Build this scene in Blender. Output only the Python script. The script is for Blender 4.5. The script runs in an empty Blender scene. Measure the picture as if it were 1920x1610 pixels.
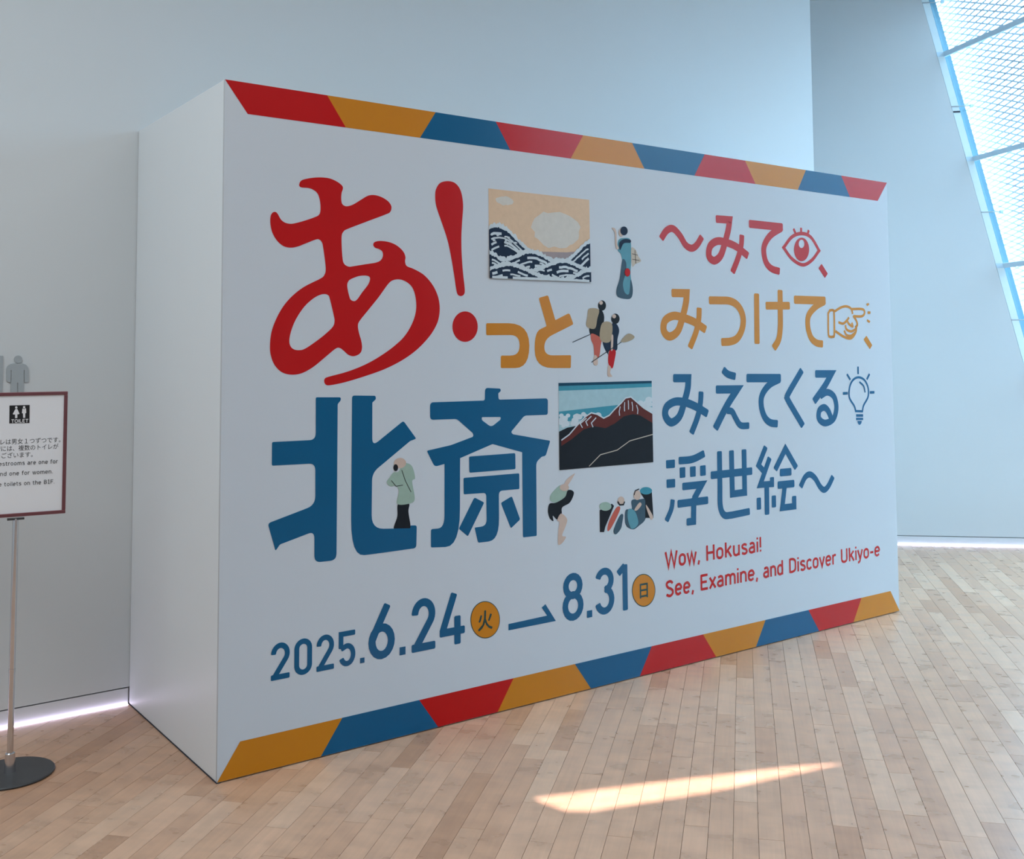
import bpy, math, random
from mathutils import Vector, Matrix
from mathutils.geometry import tessellate_polygon
random.seed(7)
SC = bpy.context.scene
COL = SC.collection

# ---------------------------------------------------------------- camera
# world frame: X runs along the front of the big display box, Y into the wall behind it, Z up
F, PX, PY = 1950.90, 968.24, 544.80                       # focal length and principal point for the 1920x1610 frame
RR = ((0.80745461, -0.58989215, -0.00665619),
      (0.03228490, 0.05545261, -0.99793922),
      (0.58904562, 0.80557573, 0.06382007))
CAM = Vector((-1.3521, -3.6414, 1.4809))
cd = bpy.data.cameras.new('camera'); cam = bpy.data.objects.new('camera', cd); COL.objects.link(cam)
cd.sensor_fit = 'HORIZONTAL'; cd.sensor_width = 36.0; cd.lens = F / 1920 * 36
cd.shift_x = -(PX - 960) / 1920; cd.shift_y = (PY - 805) / 1920
cd.clip_start = 0.05; cd.clip_end = 200
m = Matrix.Identity(4)
for i in range(3):
    m[i][0] = RR[0][i]; m[i][1] = -RR[1][i]; m[i][2] = -RR[2][i]; m[i][3] = CAM[i]
cam.matrix_world = m
SC.camera = cam

# ---------------------------------------------------------------- world, sun, fill lights, exposure
W = bpy.data.worlds.new('sky'); SC.world = W; W.use_nodes = True
wn = W.node_tree.nodes; wl = W.node_tree.links; wn.clear()
wo = wn.new('ShaderNodeOutputWorld'); wb = wn.new('ShaderNodeBackground')
tc = wn.new('ShaderNodeTexCoord'); sx = wn.new('ShaderNodeSeparateXYZ'); cr = wn.new('ShaderNodeValToRGB')
wl.new(tc.outputs['Generated'], sx.inputs[0]); wl.new(sx.outputs['Z'], cr.inputs[0])
# hazy bright sky: dimmer at the built-up horizon, full from about 30 degrees up
ramp = cr.color_ramp.elements
ramp[0].position = 0.0; ramp[0].color = (0.085, 0.105, 0.12, 1); ramp[1].position = 1.0; ramp[1].color = (0.50, 0.77, 1.0, 1)
for p_, c_ in ((0.06, (0.12, 0.16, 0.19, 1)), (0.22, (0.36, 0.52, 0.66, 1)), (0.45, (0.52, 0.77, 0.98, 1))):
    k_ = ramp.new(p_); k_.color = c_
wl.new(cr.outputs[0], wb.inputs[0]); wb.inputs[1].default_value = 12.2
wl.new(wb.outputs[0], wo.inputs[0])
SUN_TRAVEL = Vector((0.50 * 0.866, 0.866 * 0.866, -0.50)).normalized()
sd = bpy.data.lights.new('sun', 'SUN'); sd.energy = 18.0; sd.angle = math.radians(0.25); sd.color = (1.0, 0.80, 0.76)
so = bpy.data.objects.new('sun', sd); COL.objects.link(so)
so.rotation_euler = SUN_TRAVEL.to_track_quat('-Z', 'Y').to_euler(); so.location = (-4, -9, 8)
def area(name, loc, rot, sx_, sy_, power, color):
    l = bpy.data.lights.new(name, 'AREA'); l.shape = 'RECTANGLE'; l.size = sx_; l.size_y = sy_
    l.energy = power; l.color = color
    o = bpy.data.objects.new(name, l); COL.objects.link(o); o.location = loc; o.rotation_euler = rot
    return o
area('fill_light', (0.4, -2.9, 4.30), (0, 0, 0), 4.5, 3.0, 66, (0.90, 0.96, 1.0))  # added fill under the ceiling, out of view, brightens the whole room
area('fill_light', (-2.6, -1.2, 4.30), (0, 0, 0), 2.0, 3.0, 56, (0.85, 0.95, 1.0))  # second added fill, lifts the left wall and the box side
vs = SC.view_settings
vs.view_transform = 'Standard'; vs.look = 'None'; vs.exposure = 0.20; vs.gamma = 1.0
try: vs.use_curve_mapping = False
except Exception: pass

# ---------------------------------------------------------------- helpers
def ray(x, y):
    a, b = (x - PX) / F, (y - PY) / F
    return Vector([RR[0][i] * a + RR[1][i] * b + RR[2][i] for i in range(3)])
def on_plane(x, y, n, c):
    d = ray(x, y); n = Vector(n)
    return CAM + d * ((c - n.dot(CAM)) / n.dot(d))
def project(p):
    q = Vector(p) - CAM
    r = [sum(RR[k][i] * q[i] for i in range(3)) for k in range(3)]
    return (PX + F * r[0] / r[2], PY + F * r[1] / r[2], r[2])

def mat(name, color, rough=0.5, spec=0.5, metal=0.0, noise=0.0, scale=8.0, bump=0.0, bscale=60.0, emit=None, estr=0.0, coat=0.0):
    M = bpy.data.materials.new(name); M.use_nodes = True
    nt = M.node_tree; b = nt.nodes['Principled BSDF']
    b.inputs['Base Color'].default_value = (*color, 1); b.inputs['Roughness'].default_value = rough
    b.inputs['Specular IOR Level'].default_value = spec; b.inputs['Metallic'].default_value = metal
    b.inputs['Coat Weight'].default_value = coat
    t = nt.nodes.new('ShaderNodeTexCoord')
    if noise:
        n = nt.nodes.new('ShaderNodeTexNoise'); n.inputs['Scale'].default_value = scale; n.inputs['Detail'].default_value = 4
        nt.links.new(t.outputs['Object'], n.inputs['Vector'])
        r = nt.nodes.new('ShaderNodeMapRange'); r.inputs[3].default_value = 1 - noise; r.inputs[4].default_value = 1 + noise
        nt.links.new(n.outputs['Fac'], r.inputs[0])
        mx = nt.nodes.new('ShaderNodeVectorMath'); mx.operation = 'SCALE'; mx.inputs[0].default_value = color
        nt.links.new(r.outputs[0], mx.inputs['Scale']); nt.links.new(mx.outputs[0], b.inputs['Base Color'])
    if bump:
        n = nt.nodes.new('ShaderNodeTexNoise'); n.inputs['Scale'].default_value = bscale; n.inputs['Detail'].default_value = 3
        nt.links.new(t.outputs['Object'], n.inputs['Vector'])
        bp = nt.nodes.new('ShaderNodeBump'); bp.inputs['Strength'].default_value = bump; bp.inputs['Distance'].default_value = 0.002
        nt.links.new(n.outputs['Fac'], bp.inputs['Height']); nt.links.new(bp.outputs[0], b.inputs['Normal'])
    if emit:
        b.inputs['Emission Color'].default_value = (*emit, 1); b.inputs['Emission Strength'].default_value = estr
    return M

M = {}
M['wall'] = mat('wall_paint', (0.65, 0.675, 0.685), 0.75, 0.25, noise=0.012, scale=1.2, bump=0.04, bscale=150)
M['ceiling'] = mat('ceiling_paint', (0.62, 0.64, 0.65), 0.8, 0.2, noise=0.01)
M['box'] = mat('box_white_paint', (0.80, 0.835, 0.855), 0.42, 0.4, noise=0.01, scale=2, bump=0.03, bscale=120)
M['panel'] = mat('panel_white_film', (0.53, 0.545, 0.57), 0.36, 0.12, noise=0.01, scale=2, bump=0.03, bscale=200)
M['red'] = mat('red_film', (0.45, 0.002, 0.003), 0.24, 0.30, noise=0.03, scale=3)
M['orange'] = mat('orange_film', (0.52, 0.18, 0.008), 0.24, 0.30, noise=0.03, scale=3)
M['blue'] = mat('blue_film', (0.0, 0.085, 0.19), 0.24, 0.30, noise=0.03, scale=3)
M['green'] = mat('dark_green_film', (0.003, 0.035, 0.025), 0.35, 0.5, noise=0.02)
M['baseboard'] = mat('baseboard_paint', (0.68, 0.70, 0.72), 0.5, 0.3, noise=0.01)
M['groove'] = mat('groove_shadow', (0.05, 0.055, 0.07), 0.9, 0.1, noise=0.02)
M['led'] = mat('light_strip_diffuser', (0.9, 0.9, 0.9), 0.5, 0.2, emit=(0.82, 0.70, 1.0), estr=6.5, noise=0.001)
M['subfloor'] = mat('subfloor', (0.13, 0.075, 0.04), 0.9, 0.1, noise=0.05)
M['chrome'] = mat('chrome', (0.62, 0.62, 0.64), 0.14, 0.5, metal=1.0, noise=0.02, scale=20)
M['black_base'] = mat('black_coated_steel', (0.035, 0.037, 0.04), 0.4, 0.5, noise=0.25, scale=25)
M['frame'] = mat('bronze_pink_frame', (0.20, 0.075, 0.085), 0.3, 0.5, metal=0.6, noise=0.05)
M['paper'] = mat('sign_paper', (0.78, 0.79, 0.82), 0.35, 0.5, noise=0.01)
M['ink'] = mat('black_ink', (0.012, 0.012, 0.014), 0.4, 0.4, noise=0.02)
M['white_ink'] = mat('white_ink', (0.8, 0.8, 0.82), 0.4, 0.4, noise=0.01)
M['steel'] = mat('satin_grey_metal', (0.40, 0.44, 0.46), 0.45, 0.5, metal=0.1, noise=0.03, scale=10)
M['jamb'] = mat('pale_blue_metal', (0.80, 0.93, 0.97), 0.4, 0.5, noise=0.03, scale=14)
M['mesh_edge'] = mat('blue_mesh_frame_metal', (0.18, 0.35, 0.45), 0.5, 0.3, noise=0.06, scale=30)
M['bar'] = mat('blue_grey_metal', (0.62, 0.82, 0.95), 0.45, 0.5, noise=0.04)
M['mesh'] = mat('expanded_metal', (0.88, 0.92, 0.97), 0.5, 0.4, noise=0.05)

def glass_mat():
    g = bpy.data.materials.new('window_glass'); g.use_nodes = True; nt = g.node_tree; nt.nodes.clear()
    o = nt.nodes.new('ShaderNodeOutputMaterial'); mx = nt.nodes.new('ShaderNodeMixShader')
    t = nt.nodes.new('ShaderNodeBsdfTransparent'); t.inputs[0].default_value = (0.93, 0.98, 1.0, 1)
    gl = nt.nodes.new('ShaderNodeBsdfGlossy'); gl.inputs['Roughness'].default_value = 0.02
    fr = nt.nodes.new('ShaderNodeFresnel'); fr.inputs[0].default_value = 1.45
    ge = nt.nodes.new('ShaderNodeNewGeometry'); mu = nt.nodes.new('ShaderNodeMath'); mu.operation = 'MULTIPLY'; iv = nt.nodes.new('ShaderNodeMath'); iv.operation = 'SUBTRACT'; iv.inputs[0].default_value = 1.0
    nt.links.new(ge.outputs['Backfacing'], iv.inputs[1]); nt.links.new(fr.outputs[0], mu.inputs[0]); nt.links.new(iv.outputs[0], mu.inputs[1]); nt.links.new(mu.outputs[0], mx.inputs[0]); nt.links.new(t.outputs[0], mx.inputs[1]); nt.links.new(gl.outputs[0], mx.inputs[2])
    nt.links.new(mx.outputs[0], o.inputs[0]); return g
M['glass'] = glass_mat()

def wood_mat():
    """maple strip: tone per plank, long soft grain, darker flecks and small knots"""
    w = bpy.data.materials.new('maple_plank'); w.use_nodes = True; nt = w.node_tree; N = nt.nodes; L = nt.links
    b = N['Principled BSDF']; b.inputs['Specular IOR Level'].default_value = 0.5
    geo = N.new('ShaderNodeNewGeometry'); oi = N.new('ShaderNodeObjectInfo')
    ad = N.new('ShaderNodeMath'); ad.operation = 'ADD'; L.new(geo.outputs['Random Per Island'], ad.inputs[0]); L.new(oi.outputs['Random'], ad.inputs[1])
    fr = N.new('ShaderNodeMath'); fr.operation = 'FRACT'; L.new(ad.outputs[0], fr.inputs[0])
    cr = N.new('ShaderNodeValToRGB'); L.new(fr.outputs[0], cr.inputs[0])
    e = cr.color_ramp.elements
    e[0].position = 0; e[0].color = (0.47, 0.25, 0.145, 1); e[1].position = 1; e[1].color = (0.64, 0.40, 0.265, 1)
    for p, c in ((0.12, (0.545, 0.31, 0.195, 1)), (0.45, (0.58, 0.34, 0.215, 1)), (0.8, (0.605, 0.362, 0.235, 1))):
        k = e.new(p); k.color = c
    mp = N.new('ShaderNodeMapping'); mp.inputs['Rotation'].default_value = (0, 0, -math.radians(PLANK_DEG)); L.new(geo.outputs['Position'], mp.inputs[0])
    of = N.new('ShaderNodeVectorMath'); of.operation = 'MULTIPLY_ADD'
    cx = N.new('ShaderNodeCombineXYZ'); L.new(fr.outputs[0], cx.inputs[0]); L.new(fr.outputs[0], cx.inputs[2])
    L.new(cx.outputs[0], of.inputs[0]); of.inputs[1].default_value = (37, 0, 19); L.new(mp.outputs[0], of.inputs[2])
    def noise(scl, sc, det, dist=0.0):
        s = N.new('ShaderNodeVectorMath'); s.operation = 'MULTIPLY'; s.inputs[1].default_value = scl; L.new(of.outputs[0], s.inputs[0])
        n = N.new('ShaderNodeTexNoise'); n.inputs['Scale'].default_value = sc; n.inputs['Detail'].default_value = det
        n.inputs['Distortion'].default_value = dist; L.new(s.outputs[0], n.inputs['Vector']); return n
    def rng(src, a, b_, c, d):
        r = N.new('ShaderNodeMapRange'); r.inputs[1].default_value = a; r.inputs[2].default_value = b_
        r.inputs[3].default_value = c; r.inputs[4].default_value = d; L.new(src, r.inputs[0]); return r
    g1 = noise((3, 60, 1), 1.0, 5, 0.6); g2 = noise((13, 7, 1), 1.0, 2, 0.0); g3 = noise((26, 34, 1), 1.0, 0)
    r1 = rng(g1.outputs['Fac'], 0.3, 0.7, 0.94, 1.05); r2 = rng(g2.outputs['Fac'], 0.25, 0.65, 0.82, 1.06); r3 = rng(g3.outputs['Fac'], 0.90, 0.95, 1.0, 0.45)
    m1 = N.new('ShaderNodeMath'); m1.operation = 'MULTIPLY'; L.new(r1.outputs[0], m1.inputs[0]); L.new(r2.outputs[0], m1.inputs[1])
    m2 = N.new('ShaderNodeMath'); m2.operation = 'MULTIPLY'; L.new(m1.outputs[0], m2.inputs[0]); L.new(r3.outputs[0], m2.inputs[1])
    sc = N.new('ShaderNodeVectorMath'); sc.operation = 'SCALE'; L.new(cr.outputs[0], sc.inputs[0]); L.new(m2.outputs[0], sc.inputs['Scale'])
    L.new(sc.outputs[0], b.inputs['Base Color'])
    rr = rng(g2.outputs['Fac'], 0.3, 0.7, 0.26, 0.36); L.new(rr.outputs[0], b.inputs['Roughness'])
    bp = N.new('ShaderNodeBump'); bp.inputs['Strength'].default_value = 0.03; bp.inputs['Distance'].default_value = 0.002
    L.new(g2.outputs['Fac'], bp.inputs['Height']); L.new(bp.outputs[0], b.inputs['Normal'])
    return w
PLANK_DEG = 41.6
M['wood'] = wood_mat()

def mesh_obj(name, verts, faces, material, parent=None, loc=None):
    me = bpy.data.meshes.new(name); me.from_pydata([tuple(v) for v in verts], [], faces)
    if me.validate(verbose=False): print('fixed mesh', name)
    me.update()
    if material: me.materials.append(material)
    o = bpy.data.objects.new(name, me); COL.objects.link(o)
    if parent: o.parent = parent
    if loc: o.location = loc
    return o
class MB:
    """collects solids into ONE mesh"""
    def __init__(s): s.v = []; s.f = []
    def add(s, v, f):
        n = len(s.v); s.v += [Vector(p) for p in v]; s.f += [tuple(i + n for i in q) for q in f]
    def box(s, a, b):
        (x0, y0, z0), (x1, y1, z1) = a, b
        s.add([(x0,y0,z0),(x1,y0,z0),(x1,y1,z0),(x0,y1,z0),(x0,y0,z1),(x1,y0,z1),(x1,y1,z1),(x0,y1,z1)],
              [(0,3,2,1),(4,5,6,7),(0,1,5,4),(1,2,6,5),(2,3,7,6),(3,0,4,7)])
    def prism(s, pts, vec):
        """pts: planar polygon (3D), swept by vec"""
        n = len(pts); vec = Vector(vec); a = [Vector(p) for p in pts]; b = [p + vec for p in a]
        tri = tessellate_polygon([a])
        s.add(a + b, [tuple(t) for t in tri] + [(t[2] + n, t[1] + n, t[0] + n) for t in tri] + [(i, (i + 1) % n, (i + 1) % n + n, i + n) for i in range(n)])
    def lathe(s, prof, c=(0, 0, 0), n=48):
        c = Vector(c); k = len(prof); v = []; f = []
        for i in range(n):
            a = 2 * math.pi * i / n
            for r, z in prof: v.append(c + Vector((r * math.cos(a), r * math.sin(a), z)))
        for i in range(n):
            j = (i + 1) % n
            for q in range(k - 1): f.append((i * k + q, j * k + q, j * k + q + 1, i * k + q + 1))
        s.add(v, f)
    def tube(s, p, q, r, n=12):
        p, q = Vector(p), Vector(q); d = (q - p).normalized(); u = d.orthogonal().normalized(); w = d.cross(u); v = []
        for e in (p, q):
            for i in range(n):
                a = 2 * math.pi * i / n; v.append(e + (u * math.cos(a) + w * math.sin(a)) * r)
        s.add(v, [(i, (i + 1) % n, (i + 1) % n + n, i + n) for i in range(n)] + [tuple(range(n))[::-1], tuple(range(n, 2 * n))])
    def build(s, name, material, parent=None, smooth=False, bevel=0):
        o = mesh_obj(name, s.v, s.f, material, parent)
        import bmesh
        bm = bmesh.new(); bm.from_mesh(o.data); bmesh.ops.recalc_face_normals(bm, faces=bm.faces)
        bm.to_mesh(o.data); bm.free()
        if smooth:
            for p in o.data.polygons: p.use_smooth = True
            o.data.set_sharp_from_angle(angle=math.radians(35))
        if bevel:
            md = o.modifiers.new('bevel', 'BEVEL'); md.width = bevel; md.segments = 2; md.limit_method = 'ANGLE'
        return o
def empty(name, loc, label, cat, group=None, rz=0):
    o = bpy.data.objects.new(name, None); COL.objects.link(o); o.location = loc; o.rotation_euler = (0, 0, rz)
    o['label'] = label; o['category'] = cat
    if group: o['group'] = group
    return o
def local(o):
    """keep a mesh built in world coordinates where it stands under its parent"""
    return o
def struct(o, **k):
    o['kind'] = 'structure'
    return o

H = 2.5; BW = 4.0384; BD = 1.057            # display box
WALL_Y = BD + 0.003; CEIL = 4.366
G = Vector((math.sqrt(.5), -math.sqrt(.5), 0)); GN = Vector((math.sqrt(.5), math.sqrt(.5), 0))   # side wall direction and its outward normal
A0 = Vector((5.907, 1.257, 0))               # a point of the side wall's foot
K = 0.229                                    # lean of the window edge
WO = A0 + G * 1.293                          # foot of the window edge
WE = Vector((-K * G.x, -K * G.y, 1.0))       # up along the leaning edge
WD = Vector((-0.373, -0.928, 0)).normalized()   # window runs this way, towards the viewer's side
WN = WE.cross(WD).normalized()
if WN.x < 0: WN = -WN
WLEN = 5.2

# ---------------------------------------------------------------- structure
def edge_pt(z, s=0.0): return WO + WE * z + G * s
def slab(name, pts, vec, material):
    b = MB(); b.prism(pts, vec); o = b.build(name, material); o['kind'] = 'structure'; return o
XR = 4.735; GZ0, GZ1 = 0.0680, 0.0735
b = MB(); b.box((-4.0, WALL_Y, GZ1), (XR, WALL_Y + 0.25, CEIL)); b.box((-4.0, WALL_Y + 0.02, 0.0), (XR, WALL_Y + 0.25, GZ1))
wall_back = struct(b.build('wall_back', M['wall']))
b = MB(); b.box((-4.0, WALL_Y + 0.001, 0.001), (-0.004, WALL_Y + 0.019, GZ0)); b.box((BW + 0.01, WALL_Y + 0.001, 0.001), (XR, WALL_Y + 0.019, GZ0))
struct(b.build('baseboard_back', M['baseboard']))
b = MB(); b.box((-4.0, WALL_Y + 0.012, GZ0 + 0.0004), (XR - 0.001, WALL_Y + 0.0195, GZ1 - 0.0004)); struct(b.build('trim_1', M['groove']))
# side wall at 45 degrees: foot from behind the back wall to the leaning window edge
S0 = A0 - G * 3.2
def sw(s, z, o=0.0): return A0 + G * s + GN * o + Vector((0, 0, z))
def s_edge(z): return 1.293 - K * z
slab('wall_side', [sw(-3.2, GZ1), sw(s_edge(GZ1), GZ1), sw(s_edge(CEIL), CEIL), sw(-3.2, CEIL)], GN * 0.03, M['wall'])
slab('wall_side_core', [sw(-3.2, 0, .02), sw(s_edge(0), 0, .02), sw(s_edge(CEIL), CEIL, .02), sw(-3.2, CEIL, .02)], GN * 0.15, M['wall']).name = 'wall_side_inner'
slab('baseboard_side', [sw(-3.2, 0.001, .001), sw(s_edge(0), 0.001, .001), sw(s_edge(GZ0), GZ0, .001), sw(-3.2, GZ0, .001)], GN * 0.018, M['baseboard'])
slab('trim_2', [sw(-3.2, GZ0 + .0004, .012), sw(s_edge(GZ1), GZ0 + .0004, .012), sw(s_edge(GZ1), GZ1 - .0004, .012), sw(-3.2, GZ1 - .0004, .012)], GN * 0.0075, M['groove'])
# passage end wall behind the back wall
b = MB(); p = A0 - G * 3.2; b.box((XR - 0.25, WALL_Y + 0.25, 0), (XR, p.y + 0.1, CEIL)); struct(b.build('wall_passage', M['wall']))
# walls outside the frame, with an added slit shaped for the sun sliver on the floor
YB = -6.2; XL = -4.0
def back_to_wall(px, py):
    q = on_plane(px, py, (0, 0, 1), 0); t = (YB - q.y) / -SUN_TRAVEL.y
    return q - SUN_TRAVEL * t
slit = [back_to_wall(*q) for q in ((1000, 1497), (1060, 1519), (1110, 1519), (1330, 1484), (1582, 1430), (1500, 1436), (1240, 1466))]
wf = WO + WD * 8.0
outer = [Vector((XL - .1, YB, -0.05)), Vector((5.9, YB, -0.05)), Vector((5.9, YB, CEIL)), Vector((XL - .1, YB, CEIL))]
tri = tessellate_polygon([outer, slit]); vv = outer + slit
bm_v = [Vector(p) for p in vv]
b = MB(); b.add(bm_v, [tuple(t) for t in tri]); struct(b.build('wall_front', M['wall']))
b = MB(); b.box((XL - 0.2, YB, 0), (XL, WALL_Y + .25, CEIL)); struct(b.build('wall_left', M['wall']))
# ceiling with the window cut along its leaning edge
cp = [Vector((XL - .2, YB - .6, CEIL)), edge_pt(CEIL) + WD * 8.6, edge_pt(CEIL) + G * .3, Vector((XR + 1.2, 3.4, CEIL)), Vector((XR - 1.6, 3.4, CEIL)), Vector((XL, 1.4, CEIL))]
slab('ceiling', cp, (0, 0, 0.2), M['ceiling'])
# wall piece beyond the glazing, near side
q0, q1 = WD * WLEN, WD * 8.2
slab('wall_window_side', [WO + q0, WO + q1, WO + q1 + WE * CEIL, WO + q0 + WE * CEIL], WN * 0.15, M['wall'])

# ---------------------------------------------------------------- floor
u = Vector((math.cos(math.radians(PLANK_DEG)), math.sin(math.radians(PLANK_DEG)), 0)); v = Vector((-u.y, u.x, 0))
b = MB(); b.prism([(XL, YB, -.012), (4.45, YB, -.012), WO + G * .12 + Vector((0, 0, -.012)), A0 - G * 3.2 + Vector((0, 0, -.012)), (XL, 3.5, -.012)], (0, 0, -0.05))
floor = struct(b.build('floor', M['subfloor']))
PW = 0.0765; GAP = 0.0013
seam = on_plane(1374, 1610, (0, 0, 1), 0); base_v = seam.dot(v)
hull = [project((0, 0, 0)), project((0, 0, H)), project((BW, 0, H)), project((BW, 0, 0)), project((0, BD, 0))]
def inside_room(p):
    if p.x + p.y > 7.164 - 0.012: return False
    if (p - WO).dot(WN) > -0.01: return False
    return p.y > YB and p.x > XL and not (p.y > WALL_Y and p.x < XR)
def hidden(p):      # under the display box or behind it
    if -0.02 < p.x < BW + .02 and 0.03 < p.y < BD: return True
    d = p - CAM
    if p.y > 0 and d.y > 0:
        t = -CAM.y / d.y; x = CAM.x + d.x * t
        if 0 < x < BW: return True
    return False
planks = []
i0, i1 = -75, 75
for i in range(i0, i1):
    rnd = random.Random(1000 + i)
    a = -9.0 + rnd.random() * 0.9
    while a < 9.5:
        ln = rnd.choice([.34, .42, .5, .6, .72, .85, .95]) * (0.9 + .2 * rnd.random())
        vc = base_v + (i + .5) * PW
        c0 = u * (a + .001) + v * vc; c1 = u * (a + ln - .001) + v * vc
        ins = [inside_room(c0 + (c1 - c0) * t) for t in (0, .25, .5, .75, 1)]
        if any(ins):
            vis = 0.0
            for t in (.1, .3, .5, .7, .9):
                p = c0 + (c1 - c0) * t
                x, y, dz = project(p)
                if dz > .3 and -10 < x < 1930 and -10 < y < 1620 and not hidden(p) and inside_room(p): vis += ln / dz ** 3
            planks.append([vis, a, ln, vc, all(ins)])
        a += ln
planks.sort(key=lambda q: -q[0])
def clip(poly, n, c):
    out = []
    for i in range(len(poly)):
        p, q = poly[i], poly[(i + 1) % len(poly)]; dp, dq = n.dot(p) - c, n.dot(q) - c
        if dp <= 0: out.append(p)
        if dp * dq < 0: out.append(p + (q - p) * (dp / (dp - dq)))
    return out
def plank_poly(a, ln, vc):
    h = PW / 2 - GAP / 2
    P = [u * (a + .0006) + v * (vc - h), u * (a + ln - .0006) + v * (vc - h), u * (a + ln - .0006) + v * (vc + h), u * (a + .0006) + v * (vc + h)]
    mid = (P[0] + P[2]) / 2
    P = clip(P, Vector((1, 1, 0)), 7.164 - 0.01)
    if P: P = clip(P, Vector((WN.x, WN.y, 0)), Vector((WN.x, WN.y, 0)).dot(WO) - .01)
    if P: P = clip(P, Vector((0, -1, 0)), -YB - .01)
    if P: P = clip(P, Vector((-1, 0, 0)), -XL - .01)
    if P and mid.x < XR: P = clip(P, Vector((0, 1, 0)), WALL_Y - .004)
    return P
T = 0.011
unit = None; n_ind = 0; stuff = MB(); stuff_near = MB()
for vis, a, ln, vc, whole in planks:
    if vis > 0 and n_ind < 298:
        n_ind += 1
        P = plank_poly(a, ln, vc)
        if whole and len(P) == 4:
            if unit is None:
                k = .02
                V = [(-.5, -.5, -1), (.5, -.5, -1), (.5, .5, -1), (-.5, .5, -1), (-.5, -.5, 0), (.5, -.5, 0), (.5, .5, 0), (-.5, .5, 0)]
                unit = bpy.data.meshes.new('plank'); unit.from_pydata(V, [], [(0,3,2,1),(4,5,6,7),(0,1,5,4),(1,2,6,5),(2,3,7,6),(3,0,4,7)]); unit.materials.append(M['wood'])
            o = bpy.data.objects.new('plank', unit); COL.objects.link(o); o.parent = floor
            c = (P[0] + P[2]) / 2; o.location = (c.x, c.y, random.uniform(-.00025, 0)); o.rotation_euler = (0, 0, math.radians(PLANK_DEG))
            o.scale = (ln - .0012, PW - GAP, T)
        elif len(P) > 2:
            bb = MB(); bb.prism([Vector((p.x, p.y, 0)) for p in P], (0, 0, -T)); bb.build('plank', M['wood'], floor)
    else:
        P = plank_poly(a, ln, vc)
        if len(P) > 2: stuff.prism([Vector((p.x, p.y, 0)) for p in P], (0, 0, -T))
o = mesh_obj('plank', stuff.v, stuff.f, M['wood'], floor); o['kind'] = 'stuff'

# ---------------------------------------------------------------- light strips along the wall feet
b = MB(); b.box((XL + .02, WALL_Y - 0.010, 0.0), (-0.006, WALL_Y - 0.001, 0.0035)); o = b.build('light_strip', M['led'])
o['label'] = 'glowing lavender light strip on the floor left of the white display box'; o['category'] = 'light strip'
b = MB(); b.prism([sw(-2.3, 0, -.010), sw(1.24, 0, -.010), sw(1.24, 0, -.001), sw(-2.3, 0, -.001)], (0, 0, .0035)); o = b.build('light_strip', M['led'])
o['label'] = 'glowing lavender light strip on the floor right of the white display box'; o['category'] = 'light strip'

# ---------------------------------------------------------------- leaning window with mesh screen outside
win = empty('window_1', (0, 0, 0), 'tall leaning window with diamond metal mesh outside, upper right', 'window')
win['kind'] = 'structure'
for k in ('label', 'category'): del win[k]
HZ = CEIL
JW = 0.056
def jamb_piece(z0, z1):
    b = MB(); b.prism([edge_pt(z0, .002), edge_pt(z0, JW), edge_pt(z1, JW), edge_pt(z1, .002)], GN * 0.06); return b.build('jamb_segment', M['jamb'], win)
TR_Z = [0.47, 1.32, 2.17, 3.02, 3.87]; ROD_Z = [0.045, 0.895, 1.745, 2.595, 3.445, 4.295]
cuts = sorted([0.0, CEIL] + TR_Z + ROD_Z)
for z0, z1 in zip(cuts[:-1], cuts[1:]): jamb_piece(z0 + .003, z1 - .003)
b = MB(); b.prism([edge_pt(0, .004), edge_pt(0, JW - .004), edge_pt(CEIL, JW - .004), edge_pt(CEIL, .004)], GN * 0.055)
bb_ = b.build('jamb_core', M['bar'], win); 
for vtx in bb_.data.vertices: vtx.co += GN * .002
# dark joint at z 3.40
b = MB(); b.prism([edge_pt(3.395, .003), edge_pt(3.395, JW - .001), edge_pt(3.408, JW - .001), edge_pt(3.408, .003)], GN * -0.0015); b.build('dark_joint', M['groove'], win)
def wp(t, z, s=JW, o=0.0): return edge_pt(z, s) + WD * t + WN * o
# second frame further out that carries the mesh
b = MB(); b.prism([edge_pt(0, JW - .01), edge_pt(0, JW + .070), edge_pt(CEIL, JW + .070), edge_pt(CEIL, JW - .01)], GN * 0.03)
o = b.build('mesh_frame', M['mesh_edge'], win)
for vtx in o.data.vertices: vtx.co += GN * .075
for z in TR_Z:
    b = MB(); q = [wp(-.02, z - .019, JW, -.005), wp(-.02, z + .019, JW, -.005), wp(-.02, z + .019, JW, .03), wp(-.02, z - .019, JW, .03)]
    b.prism(q, WD * (WLEN + .02)); b.build('transom', M['bar'], win)
    b = MB(); b.prism([edge_pt(z - .018, 0), edge_pt(z - .018, JW + .004), edge_pt(z + .018, JW + .004), edge_pt(z + .018, 0)], GN * -0.004); b.build('transom_bracket', M['bar'], win)
for z in ROD_Z[1:]:
    b = MB(); b.tube(edge_pt(z, .0) - GN * .004, edge_pt(z, JW + .088) - GN * .004, .004, 8); rod = b.build('tie_rod', M['steel'], win)
    b = MB(); b.tube(edge_pt(z, JW + .084) - GN * .004, edge_pt(z, JW + .106) - GN * .004, .015, 12); b.build('knob', M['bar'], rod)
zs = [0.0] + TR_Z + [CEIL]
for z0, z1 in zip(zs[:-1], zs[1:]):
    b = MB(); b.prism([wp(.0, z0 + .02, JW, .01), wp(WLEN, z0 + .02, JW, .01), wp(WLEN, z1 - .02, JW, .01), wp(.0, z1 - .02, JW, .01)], WN * .012); b.build('glass_pane', M['glass'], win)
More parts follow.
